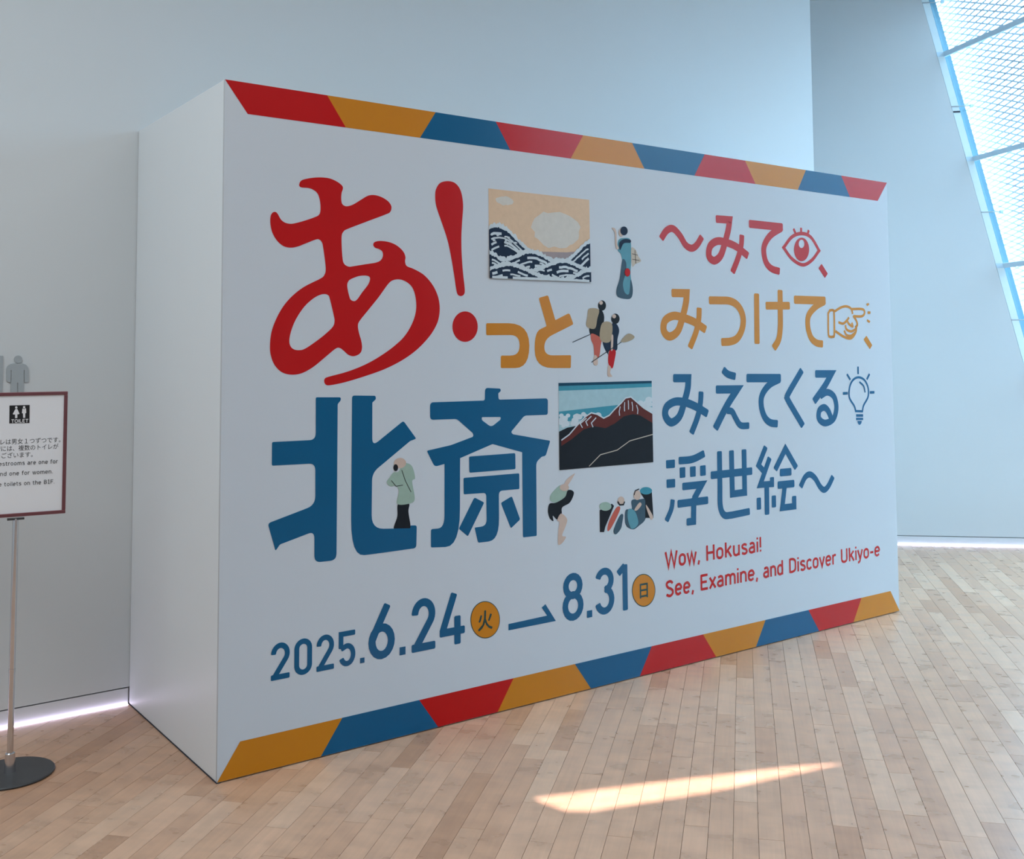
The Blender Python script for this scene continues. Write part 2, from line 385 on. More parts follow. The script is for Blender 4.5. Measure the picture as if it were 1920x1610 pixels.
# expanded metal screen: two families of strands crossing into diamonds, on a plane outside the glass
ms = MB(); OFF = 0.16
def mp_(t, z): return wp(t, z, JW + .03, OFF)
def strand(k, z_at0):
    # z = z_at0 + k*t clipped to the panel
    pts = []
    t0, t1 = -0.40, WLEN
    if k > 0: t0 = max(t0, (0 - z_at0) / k); t1 = min(t1, (CEIL + .3 - z_at0) / k)
    else: t0 = max(t0, (CEIL + .3 - z_at0) / k); t1 = min(t1, (0 - z_at0) / k)
    if t1 - t0 < .03: return
    p, q = mp_(t0, z_at0 + k * t0), mp_(t1, z_at0 + k * t1)
    d = (q - p).normalized(); s = WN.cross(d) * .0064; n = WN * .002
    ms.add([p - s - n, p + s - n, p + s + n, p - s + n, q - s - n, q + s - n, q + s + n, q - s + n],
           [(0,3,2,1),(4,5,6,7),(0,1,5,4),(1,2,6,5),(2,3,7,6),(3,0,4,7)])
z = -.22
while z < CEIL + .3 + .413 * WLEN: strand(-.413, z); z += .055
z = -.2405 * WLEN
while z < CEIL + .45: strand(.2405, z); z += .041
o = ms.build('mesh_screen', M['mesh'], win); o['kind'] = 'stuff'
# light entering through the opening is sampled through a portal lying in the window plane
pl = bpy.data.lights.new('window_portal', 'AREA'); pl.shape = 'RECTANGLE'; pl.size = WLEN; pl.size_y = CEIL * 1.03; pl.cycles.is_portal = True
po = bpy.data.objects.new('window_portal', pl); COL.objects.link(po)
zc = (wp(WLEN / 2, CEIL / 2, JW, .06)); xax = WD; zax = WN; yax = zax.cross(xax)
pm = Matrix.Identity(4)
for i in range(3): pm[i][0] = xax[i]; pm[i][1] = yax[i]; pm[i][2] = zax[i]; pm[i][3] = zc[i]
po.matrix_world = pm

# ---------------------------------------------------------------- flat lettering tools (panel plane, metres)
def PT(x, y): 
    q = on_plane(x, y, (0, 1, 0), 0); return Vector((q.x, q.z, 0))
def smooth_pts(pts, closed, n=5):
    out = []; N = len(pts)
    rngN = N if closed else N - 1
    for i in range(rngN):
        if closed: p0, p1, p2, p3 = pts[(i-1) % N], pts[i], pts[(i+1) % N], pts[(i+2) % N]
        else: p1, p2 = pts[i], pts[i+1]; p0 = pts[i-1] if i > 0 else p1 * 2 - p2; p3 = pts[i+2] if i + 2 < N else p2 * 2 - p1
        for j in range(n):
            t = j / n
            out.append(0.5 * ((2 * p1) + (p2 - p0) * t + (2 * p0 - 5 * p1 + 4 * p2 - p3) * t * t + (3 * p1 - p0 - 3 * p2 + p3) * t ** 3))
    if not closed: out.append(pts[-1])
    return out
def rounded(pts, rad, n=6, closed=True):
    out = []; N = len(pts)
    for i in range(N):
        p = pts[i]; r = rad[i]
        if r <= 0 or (not closed and i in (0, N - 1)): out.append(p); continue
        a = pts[i-1] - p; c = pts[(i+1) % N] - p
        ta = min(r, a.length * .5); tb = min(r, c.length * .5)
        A = p + a.normalized() * ta; B = p + c.normalized() * tb
        for j in range(n + 1):
            t = j / n; k = 0.10 * min(1, 1)
            q = A * (1 - t) ** 2 + p * (2 * t * (1 - t)) + B * t * t
            out.append(q)
    return out
class Crop:
    """coordinates measured in a zoomed view of the photograph, mapped onto the panel plane"""
    def __init__(s, ox, oy, sc, f=PT): s.ox, s.oy, s.sc, s.f = ox, oy, sc, f
    def p(s, x, y): return s.f(s.ox + x / s.sc, s.oy + y / s.sc)
    def mpp(s, x, y): return abs(s.p(x, y + 10)[1] - s.p(x, y - 10)[1]) / 20      # metres per view pixel, vertically
    def poly(s, pts):
        P = [s.p(q[0], q[1]) for q in pts]; R = [(q[2] * s.mpp(q[0], q[1]) if len(q) > 2 else 0) for q in pts]
        return rounded(P, R)
    def smooth(s, pts): return smooth_pts([s.p(*q) for q in pts], True)
    def ellipse(s, x, y, rx, ry, n=40): return [s.p(x + rx * math.cos(2*math.pi*i/n), y + ry * math.sin(2*math.pi*i/n)) for i in range(n)]
class Flat:
    def __init__(s): s.v = []; s.f = []; s.z = 0.0
    def fill(s, outer, holes=()):
        loops = [outer] + list(holes); tri = tessellate_polygon([[Vector((p.x, p.y, 0)) for p in l] for l in loops])
        n = len(s.v); s.v += [Vector((p.x, p.y, s.z)) for l in loops for p in l]; s.f += [tuple(i + n for i in t) for t in tri]; s.z += .000004; return s
    def ribbon(s, pts, w, closed=False):
        P = []
        for p in pts:
            if not P or (p - P[-1]).length > 1e-5: P.append(p)
        if closed and (P[0] - P[-1]).length < 1e-5: P.pop()
        n = len(P); L = []; 
        for i in range(n):
            if closed: a, c = P[i-1], P[(i+1) % n]
            else: a, c = P[max(i-1, 0)], P[min(i+1, n-1)]
            d1 = (P[i] - a); d2 = (c - P[i])
            if d1.length < 1e-9: d1 = d2
            if d2.length < 1e-9: d2 = d1
            d1 = d1.normalized(); d2 = d2.normalized(); n1 = Vector((-d1.y, d1.x, 0)); n2 = Vector((-d2.y, d2.x, 0))
            m_ = n1 + n2
            if m_.length < .2: m_ = n1
            m_.normalize(); k = 1 / max(.38, m_.dot(n1)); L.append(m_ * (w / 2 * k))
        b0 = len(s.v)
        for i in range(n):
            k = Vector((0, 0, s.z + .00004 * (i / n if not closed else 0)))      # a stroke that crosses itself lies a hair above its own start
            s.v += [P[i] + L[i] + k, P[i] - L[i] + k]
        if not closed and w > .015:      # ends slightly rounded
            c_ = w * .13
            for a_, e_, q_ in ((0, 0, 1), (n - 1, n - 1, n - 2)):
                d_ = (P[q_] - P[e_]).normalized(); i0_, i1_ = b0 + 2 * a_, b0 + 2 * a_ + 1
                x0_, x1_ = s.v[i0_].copy(), s.v[i1_].copy(); m_ = x0_ - x1_; m_.normalize(); dd = Vector((d_.x, d_.y, 0)) * c_
                k0 = len(s.v); s.v += [x0_ - m_ * c_, x1_ + m_ * c_]; s.v[i0_] = x0_ + dd; s.v[i1_] = x1_ + dd
                s.f.append((k0, k0 + 1, i1_, i0_))
        s.z += .00005
        for i in range(n if closed else n - 1):
            j = (i + 1) % n; s.f.append((b0 + 2*i, b0 + 2*i + 1, b0 + 2*j + 1, b0 + 2*j))
        return s
    def build(s, name, material, parent, lift, depth_axis='y'):
        return mesh_obj(name, [(p.x, -lift - p.z, p.y) for p in s.v], s.f, material, parent)
def path(c, segs):
    out = []
    for sg in segs:
        P = [c.p(*q) for q in sg]
        out += smooth_pts(P, False, 6) if len(P) > 2 else P
    return out

# ---------------------------------------------------------------- the big display box
box = empty('display_box', (0, 0, 0), 'huge white box-shaped title wall of the exhibition with coloured borders and Japanese lettering', 'display wall')
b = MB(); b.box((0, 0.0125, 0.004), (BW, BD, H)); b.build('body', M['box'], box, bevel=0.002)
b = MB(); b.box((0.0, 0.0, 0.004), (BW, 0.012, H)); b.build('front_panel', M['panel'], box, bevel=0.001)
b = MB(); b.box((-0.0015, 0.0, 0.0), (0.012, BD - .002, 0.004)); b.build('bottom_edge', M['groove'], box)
L1 = 0.0007
def Q(*pts):
    return [PT(*p) for p in pts]
ct = Crop(400, 130, 3.0); ct2 = Crop(1020, 230, 2.909)
cb = Crop(400, 1200, 3.4286); cb2 = Crop(920, 1080, 2.4615)
top_hi = [0.0] + [ct.p(x, y).x for x, y in ((640, 149), (1250, 247), (1588, 300))] + [ct2.p(x, y).x for x, y in ((213, 76), (480, 117), (876, 179), (1096, 213), (1428, 266), (1620, 295))] + [BW]
top_lo = [ct.p(193, 251).x] + [ct.p(x, y).x for x, y in ((745, 329), (1162, 390), (1670, 461))] + [ct2.p(x, y).x for x, y in ((145, 202), (547, 258), (820, 294), (1153, 339), (1384, 371), (1668, 409))] + [ct2.p(1820, 430).x]
zt = H - 0.001; ztl = ct.p(193, 251).y
bot_hi = [cb.p(172, 650).x] + [cb.p(x, y).x for x, y in ((829, 494), (1323, 378))] + [cb2.p(x, y).x for x, y in ((105, 465), (388, 398), (743, 319), (980, 265), (1268, 200), (1466, 156), (1711, 100))] + [cb2.p(1845, 70).x]
bot_lo = [0.0] + [cb.p(x, y).x for x, y in ((690, 755), (1445, 560))] + [cb2.p(x, y).x for x, y in ((32, 627), (462, 517), (688, 457), (1040, 371), (1224, 326), (1516, 252), (1674, 213))] + [BW]
zb = 0.005; zbh = cb.p(172, 650).y
TOPC = ['red', 'orange', 'blue'] * 3 + ['red']; BOTC = ['orange', 'blue', 'red'] * 3 + ['orange']
for i in range(10):
    f = Flat().fill([Vector((top_lo[i], ztl, 0)), Vector((top_lo[i+1], ztl, 0)), Vector((top_hi[i+1], zt, 0)), Vector((top_hi[i], zt, 0))])
    o = f.build('border_tile', M[TOPC[i]], box, L1); o['label'] = TOPC[i] + ' border tile at the top edge'
    f = Flat().fill([Vector((bot_lo[i], zb, 0)), Vector((bot_lo[i+1], zb, 0)), Vector((bot_hi[i+1], zbh, 0)), Vector((bot_hi[i], zbh, 0))])
    o = f.build('border_tile', M[BOTC[i]], box, L1); o['label'] = BOTC[i] + ' border tile at the bottom edge'

def glyph(f, color, label=None, name='character', lift=L1):
    o = f.build(name, M[color], box, lift)
    if label: o['label'] = label
    return o
# big red hiragana "a" and exclamation mark
c = Crop(480, 310, 3.743)
outer = [(303,133),(318,106),(370,91),(440,84),(510,90),(565,112),(602,140),(610,162),(600,195),(598,240),(606,272),(635,287),(680,275),(735,242),(785,213),(830,208),(880,222),(925,250),(947,280),(950,303),(942,325),(918,341),(780,393),(640,447),(613,466),(601,495),(601,565),(607,650),(618,690),(650,710),(690,706),(765,694),(840,682),(875,665),(890,635),(886,605),(865,588),(835,577),(822,557),(832,538),(870,530),(930,537),(985,560),(1030,600),(1048,640),(1046,675),(1058,706),(1110,728),(1180,770),(1240,840),(1277,920),(1289,1000),(1280,1080),(1250,1150),(1200,1220),(1120,1300),(1020,1370),(900,1430),(760,1480),(620,1522),(520,1542),(490,1538),(478,1518),(483,1495),(512,1482),(640,1447),(760,1400),(860,1345),(960,1275),(1040,1200),(1095,1110),(1122,1020),(1120,930),(1098,860),(1060,820),(1010,800),(960,806),(925,835),(860,925),(790,1012),(735,1080),(716,1115),(720,1165),(738,1230),(744,1280),(730,1318),(690,1338),(650,1330),(615,1300),(585,1280),(555,1288),(480,1350),(400,1415),(320,1458),(245,1468),(180,1450),(130,1400),(103,1330),(98,1260),(108,1170),(140,1080),(190,990),(255,915),(340,850),(455,792),(481,765),(489,730),(484,670),(470,570),(462,540),(445,521),(420,520),(350,547),(290,570),(240,577),(190,565),(145,525),(112,465),(100,400),(104,350),(120,329),(140,328),(155,345),(175,380),(205,402),(245,410),(290,402),(350,385),(415,362),(442,346),(452,315),(450,260),(438,210),(415,180),(375,160),(322,155),(306,147)]
h1 = [(640,840),(647,815),(665,798),(720,777),(770,773),(795,782),(799,802),(785,838),(745,890),(712,937),(690,952),(665,943),(655,920),(645,880)]
h2 = [(515,925),(505,910),(485,903),(450,908),(400,935),(340,990),(285,1070),(250,1150),(234,1220),(240,1265),(265,1290),(305,1296),(345,1285),(420,1235),(490,1180),(540,1130),(551,1090),(545,1050),(530,985)]
glyph(Flat().fill(c.smooth(outer), [c.smooth(h1), c.smooth(h2)]), 'red', 'very large red brush-style hiragana letter')
ex = [(1257,220),(1262,170),(1290,125),(1340,110),(1390,120),(1425,155),(1445,210),(1453,290),(1446,400),(1441,500),(1443,620),(1453,760),(1465,870),(1459,905),(1437,917),(1415,905),(1405,870),(1390,770),(1370,650),(1345,530),(1310,420),(1275,320),(1261,270)]
glyph(Flat().fill(c.smooth(ex)).fill(c.ellipse(1467, 1131, 89, 107)), 'red', 'large red exclamation mark', 'punctuation_mark')
# large blue kanji
c = Crop(490, 720, 4.6)
k1 = c.poly([(469,113,14),(684,113,14),(686,138,14),(658,172,8),(648,1517,60),(457,1538,60),(457,1268,60),(160,1382,10),(122,1438,16),(55,1200,30),(465,1042,80),(465,683,60),(90,703,14),(92,499,14),(469,480,60)])
k2 = c.poly([(782,98,24),(985,100,14),(988,130,12),(957,158,8),(956,535,70),(1225,316,22),(1336,470,14),(1283,490,8),(955,765,70),(950,1248,120),(1283,1243,4),(1287,1218,8),(1340,1217,20),(1336,1413,30),(1000,1460,60),(772,1488,330)])
glyph(Flat().fill(k1).fill(k2), 'blue', 'first large blue kanji, meaning north')
c = Crop(780, 720, 4.6)
k = c.poly([(595,31,32),(728,38,14),(732,60,12),(709,78,8),(712,134,20),(1137,122,28),(1136,264,22),(935,271,26),(818,412,20),(835,432,8),(1158,488,14),(1118,618,18),(1085,625,8),(1036,672,34),(1041,1308,12),(922,1321,12),(915,587,0),(660,516,8),(380,638,0),(378,1400,330),(128,1408,14),(128,1250,18),(245,1240,110),(245,688,0),(160,712,32),(92,574,16),(300,526,20),(495,452,16),(492,424,14),(352,300,26),(121,308,34),(121,157,34),(593,141,20)])
hole = c.poly([(566,284,12),(568,310,12),(648,370,34),(730,304,12),(730,283,10)])
f = Flat().fill(k, [hole])
for q in ([(457,624,12),(856,594,16),(858,732,14),(459,764,16)], [(409,808,14),(890,768,14),(891,904,10),(714,920,40),(717,1345,190),(535,1367,14),(505,1236,10),(609,1222,60),(605,936,34),(411,950,12)], [(503,976,18),(588,1020,14),(447,1312,14),(369,1246,12)], [(826,966,16),(898,1166,14),(818,1243,12),(731,1024,14)]):
    f.fill(c.poly(q))
glyph(f, 'blue', 'second large blue kanji with two roof-like strokes')
# orange small "tsu" and "to"
c = Crop(900, 340, 4.35)
glyph(Flat().fill(c.poly([(50,1156,14),(402,1156,240),(402,1522,240),(169,1522,12),(169,1420,14),(323,1420,95),(323,1252,95),(50,1254,14)])), 'orange', 'orange hiragana below the wave picture, left')
glyph(Flat().fill(c.poly([(478,950,18),(555,928,16),(614,1131,6),(728,1072,22),(762,1165,16),(524,1285,90),(524,1419,90),(742,1417,12),(740,1522,12),(446,1522,230),(446,1225,120),(543,1180,10)])), 'orange', 'orange hiragana below the wave picture, right')

# subtitle lines: strokes of even width
def strokes(c, items, color, name='character', label=None, lift=L1):
    f = Flat()
    for it in items:
        kind = it[0]
        if kind == 's': f.ribbon(path(c, it[2]), it[1] * c.mpp(*it[2][0][0]), False)
        elif kind == 'c': f.ribbon(path(c, it[2]), it[1] * c.mpp(*it[2][0][0]), True)
        elif kind == 'p': f.fill(c.poly(it[1]))
        elif kind == 'e': f.fill(c.ellipse(*it[1]), [c.ellipse(*h) for h in it[2:]])
    return glyph(f, color, label, name, lift)
c = Crop(1220, 380, 4.364)
strokes(c, [('s', 60, [[(84,296),(130,228),(182,212),(238,268),(285,345),(335,372),(378,345),(420,276)]])], 'red', 'punctuation_mark', 'red wave dash')
strokes(c, [('s', 64, [[(532,133),(645,141)],[(645,141),(634,222),(606,330),(572,432),(520,474),(477,436),(487,355),(545,314),(620,326),(700,360),(797,436)]]), ('s', 56, [[(746,262),(740,350),(715,450),(668,572)]])], 'red')
strokes(c, [('s', 66, [[(803,172),(1081,201)]]), ('s', 58, [[(1072,206),(985,262),(935,335),(925,405),(945,490),(990,540),(1056,562)]])], 'red')
strokes(c, [('c', 30, [[(1087,367),(1155,280),(1233,252),(1310,282),(1378,391)],[(1378,391),(1318,470),(1243,508),(1155,458),(1087,367)]]), ('s', 24, [[(1168,212),(1184,250)]]), ('s', 24, [[(1230,204),(1231,244)]]), ('s', 24, [[(1293,224),(1281,262)]]), ('e', (1234, 382, 62, 97), (1234, 336, 23, 34))], 'red', 'eye_symbol', 'red drawing of an open eye with three lashes')
strokes(c, [('p', [(1398,499,8),(1449,580,8),(1425,617,8),(1372,536,8)])], 'red', 'punctuation_mark')
strokes(c, [('s', 68, [[(170,738),(294,740)],[(294,740),(288,820),(262,930),(222,1048),(155,1094),(107,1048),(117,965),(185,925),(265,940),(355,975),(452,1040)]]), ('s', 58, [[(397,858),(393,950),(370,1060),(320,1188)]])], 'orange')
strokes(c, [('s', 66, [[(476,798),(560,799),(645,803),(705,835),(744,895),(757,968),(744,1045),(708,1108),(655,1134),(577,1140)]])], 'orange')
strokes(c, [('s', 62, [[(866,742),(870,1155)]]), ('s', 64, [[(940,842),(1138,842)]]), ('s', 62, [[(1058,713),(1060,860),(1060,1020),(1046,1120),(1005,1192)]])], 'orange')
strokes(c, [('s', 68, [[(1172,793),(1431,801)]]), ('s', 58, [[(1424,806),(1350,850),(1293,920),(1286,1010),(1310,1100),(1355,1145),(1410,1156)]])], 'orange')
strokes(c, [('c', 21, [[(1466,880),(1492,880),(1500,905),(1502,1075),(1490,1095),(1466,1095),(1454,1070),(1452,905)]]),
            ('s', 21, [[(1505,888),(1560,855),(1605,848),(1640,868),(1652,910)]]), ('s', 21, [[(1640,870),(1730,870),(1750,898),(1728,928),(1660,928)]]),
            ('s', 21, [[(1535,978),(1575,988),(1605,962),(1622,938)]]), ('s', 21, [[(1605,960),(1622,992),(1652,1012),(1645,980)]]), ('s', 21, [[(1655,925),(1680,960),(1690,1000),(1672,1020)]]),
            ('s', 21, [[(1592,1000),(1602,1035),(1640,1052),(1684,1030)]]), ('s', 21, [[(1582,1045),(1602,1082),(1640,1088),(1672,1062)]]), ('s', 21, [[(1684,1000),(1676,1060),(1638,1108),(1580,1096),(1510,1050)]]),
            ('p', [(1762,828,3),(1780,818,3),(1789,832,3),(1772,846,3)]), ('p', [(1774,888,3),(1797,888,3),(1797,909,3),(1774,909,3)]), ('p', [(1772,952,3),(1796,968,3),(1788,984,3),(1766,968,3)])], 'orange', 'hand_symbol', 'orange outline of a pointing hand')
strokes(c, [('p', [(1765,1087,8),(1813,1165,8),(1793,1199,8),(1741,1119,8)])], 'orange', 'punctuation_mark')
c = Crop(1220, 660, 4.364)
strokes(c, [('s', 68, [[(183,213),(308,213)],[(308,213),(302,300),(275,405),(235,525),(168,575),(121,522),(131,448),(200,405),(285,412),(372,447),(467,505)]]), ('s', 58, [[(412,322),(407,410),(385,525),(332,666)]])], 'blue')
strokes(c, [('s', 62, [[(590,142),(632,180),(695,200)]]), ('s', 68, [[(532,306),(708,304)],[(708,304),(622,440),(527,628)]]), ('s', 56, [[(622,478),(665,486),(695,540),(735,598),(806,601)]])], 'blue')
strokes(c, [('s', 70, [[(783,212),(1065,212)]]), ('s', 60, [[(1058,220),(970,268),(912,350),(905,440),(932,530),(978,576),(1040,586)]])], 'blue')
strokes(c, [('s', 58, [[(1238,145),(1125,340),(1118,375),(1130,405),(1247,605)]])], 'blue')
strokes(c, [('s', 62, [[(1345,178),(1478,178)],[(1478,178),(1425,275),(1334,405)]]), ('s', 56, [[(1385,360),(1445,328),(1500,365),(1519,455),(1495,545),(1428,580),(1378,545),(1380,478),(1418,452),(1450,478),(1474,535)]])], 'blue')
strokes(c, [('c', 19, [[(1677,482),(1665,440),(1625,370),(1628,285),(1655,228),(1700,206),(1748,228),(1778,290),(1778,365),(1742,435),(1732,484)],[(1732,484),(1677,482)]]), ('s', 22, [[(1680,518),(1738,518)]]), ('s', 20, [[(1680,546),(1738,546)]]), ('p', [(1690,562,6),(1728,562,6),(1722,585,8),(1708,597,6),(1695,585,8)]),
            ('s', 20, [[(1696,118),(1697,180)]]), ('s', 20, [[(1605,180),(1633,226)]]), ('s', 20, [[(1790,178),(1767,224)]]), ('s', 22, [[(1572,338),(1612,336)]]), ('s', 22, [[(1792,330),(1830,328)]]), ('s', 15, [[(1707,243),(1742,278),(1754,330)]])], 'blue', 'bulb_symbol', 'blue outline of a shining light bulb')
strokes(c, [('p', [(124,884,10),(198,878,10),(198,946,10),(126,952,10)]), ('p', [(128,1042,10),(200,1036,10),(200,1106,10),(130,1112,10)]), ('s', 50, [[(180,1205),(168,1285),(128,1382)]]), ('s', 62, [[(228,888),(340,876),(440,828)]]),
            ('p', [(236,944,10),(283,939,10),(283,1025,10),(238,1030,10)]), ('p', [(320,937,10),(368,932,10),(368,1017,10),(322,1022,10)]), ('p', [(403,929,10),(449,923,10),(451,1008,10),(405,1014,10)]),
            ('s', 62, [[(258,1100),(418,1083)],[(418,1083),(352,1205)]]), ('s', 64, [[(219,1242),(470,1210)]]), ('s', 60, [[(352,1190),(350,1383)],[(350,1383),(293,1390)]])], 'blue')
strokes(c, [('s', 64, [[(490,1008),(831,972)]]), ('s', 58, [[(562,810),(566,1080),(570,1260),(602,1332),(660,1333)],[(660,1333),(811,1302)]]), ('s', 58, [[(660,803),(668,1160)],[(668,1160),(769,1147)],[(769,1147),(763,795)]])], 'blue')
strokes(c, [('s', 52, [[(942,772),(882,925)],[(882,925),(928,978)]]), ('s', 52, [[(974,862),(896,1085)],[(896,1085),(992,1078)],[(992,1078),(992,1022)]]), ('s', 58, [[(949,1090),(952,1330)]]), ('s', 54, [[(884,1190),(886,1288)]]), ('s', 54, [[(1007,1172),(1008,1270)]]),
            ('s', 54, [[(1018,962),(1102,790)],[(1102,790),(1192,948)]]), ('s', 62, [[(1056,986),(1151,977)]]), ('s', 62, [[(1038,1088),(1175,1074)]]), ('s', 54, [[(1096,1095),(1076,1272)],[(1076,1272),(1174,1260)],[(1174,1260),(1173,1176)]])], 'blue')
strokes(c, [('s', 52, [[(1225,1104),(1262,1025),(1302,1000),(1345,1032),(1385,1100),(1420,1126),(1455,1092),(1492,1015)]])], 'blue', 'punctuation_mark', 'blue wave dash')

# ---- date line: digits drawn as even strokes inside measured cells
def arc(cx, cy, rx, ry, a0, a1, n=20):
    return [(cx + rx * math.cos(math.radians(a0 + (a1 - a0) * i / n)), cy + ry * math.sin(math.radians(a0 + (a1 - a0) * i / n))) for i in range(n + 1)]
def digit(d, x0, x1, z0, z1, w):
    """x0..x1, z0..z1: outer limits in metres on the panel"""
    f = Flat(); h = w / 2; X0, X1, Z0, Z1 = x0 + h, x1 - h, z0 + h, z1 - h; Wd = X1 - X0; Hh = Z1 - Z0; cx = (X0 + X1) / 2; r = Wd / 2
    V_ = lambda L: [Vector((a, b_, 0)) for a, b_ in L]
    if d == '0': f.ribbon(V_(arc(cx, Z1 - r, r, r, 0, 180) + arc(cx, Z0 + r, r, r, 180, 360)), w, True)
    elif d == '2':
        ry = Hh * .27
        f.ribbon(V_(arc(cx, Z1 - ry, r, ry, 180, -38) + [(X0 + w * .15, Z0)]), w); f.ribbon(V_([(x0, Z0), (x1, Z0)]), w)
    elif d == '5':
        ry = Hh * .29
        f.ribbon(V_([(x1 - w*.05, Z1), (X0, Z1), (X0, Z0 + Hh * .52)]), w)
        f.ribbon(V_([(X0, Z0 + Hh * .50)] + arc(cx, Z0 + ry, r, ry * 1.02, 120, -160)), w)
    elif d == '6':
        ry = Hh * .30
        f.ribbon(V_(arc(cx, Z0 + ry, r, ry, 0, 360)), w, True); f.ribbon(V_([(X0 + w * .02, Z0 + ry * 1.15), (X0 + Wd * .22, Z0 + Hh * .56), (cx + Wd * .30, z1)]), w)
    elif d == '4':
        f.ribbon(V_([(X0 + Wd * .62, z1), (X0, Z0 + Hh * .22)]), w); f.ribbon(V_([(X0 - h * .8, Z0 + Hh * .22), (x1, Z0 + Hh * .22)]), w); f.ribbon(V_([(X0 + Wd * .78, z0), (X0 + Wd * .78, Z0 + Hh * .56)]), w)
    elif d == '8':
        ry1 = Hh * .235; ry2 = Hh * .275
        f.ribbon(V_(arc(cx, Z1 - ry1, r * .90, ry1, 0, 360)), w, True); f.ribbon(V_(arc(cx, Z0 + ry2, r, ry2, 0, 360)), w, True)
    elif d == '3':
        ry1 = Hh * .235; ry2 = Hh * .275
        f.ribbon(V_(arc(cx, Z1 - ry1, r * .94, ry1, 165, -90) ), w); f.ribbon(V_(arc(cx, Z0 + ry2, r, ry2, 90, -165)), w)
    elif d == '1':
        f.ribbon(V_([(X1, z0), (X1, z1)]), w); f.ribbon(V_([(x0, Z1 - Hh * .13), (X1, Z1 + h * .7)]), w)
    elif d == '.': f.fill(V_([(x0, z0), (x1, z0), (x1, z1), (x0, z1)]))
    return f
c8 = Crop(490, 1000, 4.085); cA = Crop(930, 1000, 2.595)
zbase = (c8.p(73, 1132).y + c8.p(555, 1032).y) / 2
zs_ = c8.p(680, 740).y; zl_ = c8.p(980, 538).y
for d, xl, xr, ym, big in (('2', 73, 217, 1000, 0), ('0', 252, 388, 950, 0), ('2', 422, 556, 920, 0), ('5', 592, 720, 880, 0), ('6', 820, 1022, 750, 1), ('2', 1150, 1332, 700, 1), ('4', 1360, 1558, 650, 1)):
    xa, xb = c8.p(xl, ym).x, c8.p(xr, ym).x
    glyph(digit(d, xa, xb, zbase, zl_ if big else zs_, 0.031 if big else 0.0195), 'blue', None, 'digit')
for xl, xr, ym, hh in ((756, 790, 975, .0195), (1058, 1104, 900, .031)):
    xa, xb = c8.p(xl, ym).x, c8.p(xr, ym).x; glyph(digit('.', xa, xb, zbase, zbase + hh, 0), 'blue', None, 'punctuation_mark')
zb8 = cA.p(370, 425).y; zt8 = cA.p(370, 192).y
for d, xl, xr, ym in (('8', 323, 425, 310), ('3', 480, 575, 280), ('1', 594, 640, 260)):
    glyph(digit(d, cA.p(xl, ym).x, cA.p(xr, ym).x, zb8, zt8, 0.031), 'blue', None, 'digit')
glyph(digit('.', cA.p(442, 385).x, cA.p(468, 385).x, zb8, zb8 + .031, 0), 'blue', None, 'punctuation_mark')
glyph(Flat().fill(cA.poly([(60,440,0),(248,399,0),(222,360,0),(240,343,0),(291,425,0),(60,471,0)])), 'blue', 'blue half arrow between the two dates', 'arrow_symbol')

# ---- type set with the built-in font, turned into flat meshes on a given plane
def type_mesh(txt):
    cu = bpy.data.curves.new('type', 'FONT'); cu.body = txt; cu.resolution_u = 3
    o = bpy.data.objects.new('type', cu); COL.objects.link(o); bpy.context.view_layer.update()
    me = bpy.data.meshes.new_from_object(o.evaluated_get(bpy.context.evaluated_depsgraph_get()))
    V = [tuple(v_.co) for v_ in me.vertices]; Fc = [tuple(p.vertices) for p in me.polygons]
    bpy.data.objects.remove(o); bpy.data.meshes.remove(me); bpy.data.curves.remove(cu)
    return V, Fc
def fit_type(txt, x0, x1, zbase, cap, bold=0.0):
    """scaled so that its ink runs x0..x1 and its capitals are cap high"""
    V, Fc = type_mesh(txt); capV, _ = type_mesh('H'); hc = max(p[1] for p in capV)
    a = min(p[0] for p in V); b_ = max(p[0] for p in V); k = (x1 - x0) / (b_ - a)
    f = Flat(); f.v = [Vector((x0 + (p[0] - a) * k, zbase + p[1] * cap / hc, 0)) for p in V]; f.f = Fc
    if bold:
        n = len(f.v)
        for kk, (dx, dz) in enumerate(((bold, 0), (-bold, 0), (0, bold), (0, -bold))):
            m0 = len(f.v); f.v += [Vector((p.x + dx, p.y + dz, .00001 * (kk + 1))) for p in f.v[:n]]; f.f += [tuple(i + m0 for i in q) for q in Fc]
    return f
def fit_box(txt, x0, x1, z0, z1, bold=0.0):
    V, Fc = type_mesh(txt); a = min(p[0] for p in V); b_ = max(p[0] for p in V); d0 = min(p[1] for p in V); d1 = max(p[1] for p in V)
    f = Flat(); f.v = [Vector((x0 + (p[0] - a) * (x1 - x0) / (b_ - a), z0 + (p[1] - d0) * (z1 - z0) / (d1 - d0), 0)) for p in V]; f.f = list(Fc)
    if bold:
        n = len(f.v)
        for kk, (dx, dz) in enumerate(((bold, 0), (-bold, 0), (0, bold), (0, -bold))):
            m0 = len(f.v); f.v += [Vector((p.x + dx, p.y + dz, .00001 * (kk + 1))) for p in f.v[:n]]; f.f += [tuple(i + m0 for i in q) for q in Fc]
    return f
zA = cA.p(838, 165).y; capA = cA.p(838, 88).y - zA
zB = cA.p(1005, 275).y; capB = cA.p(1005, 199).y - zB
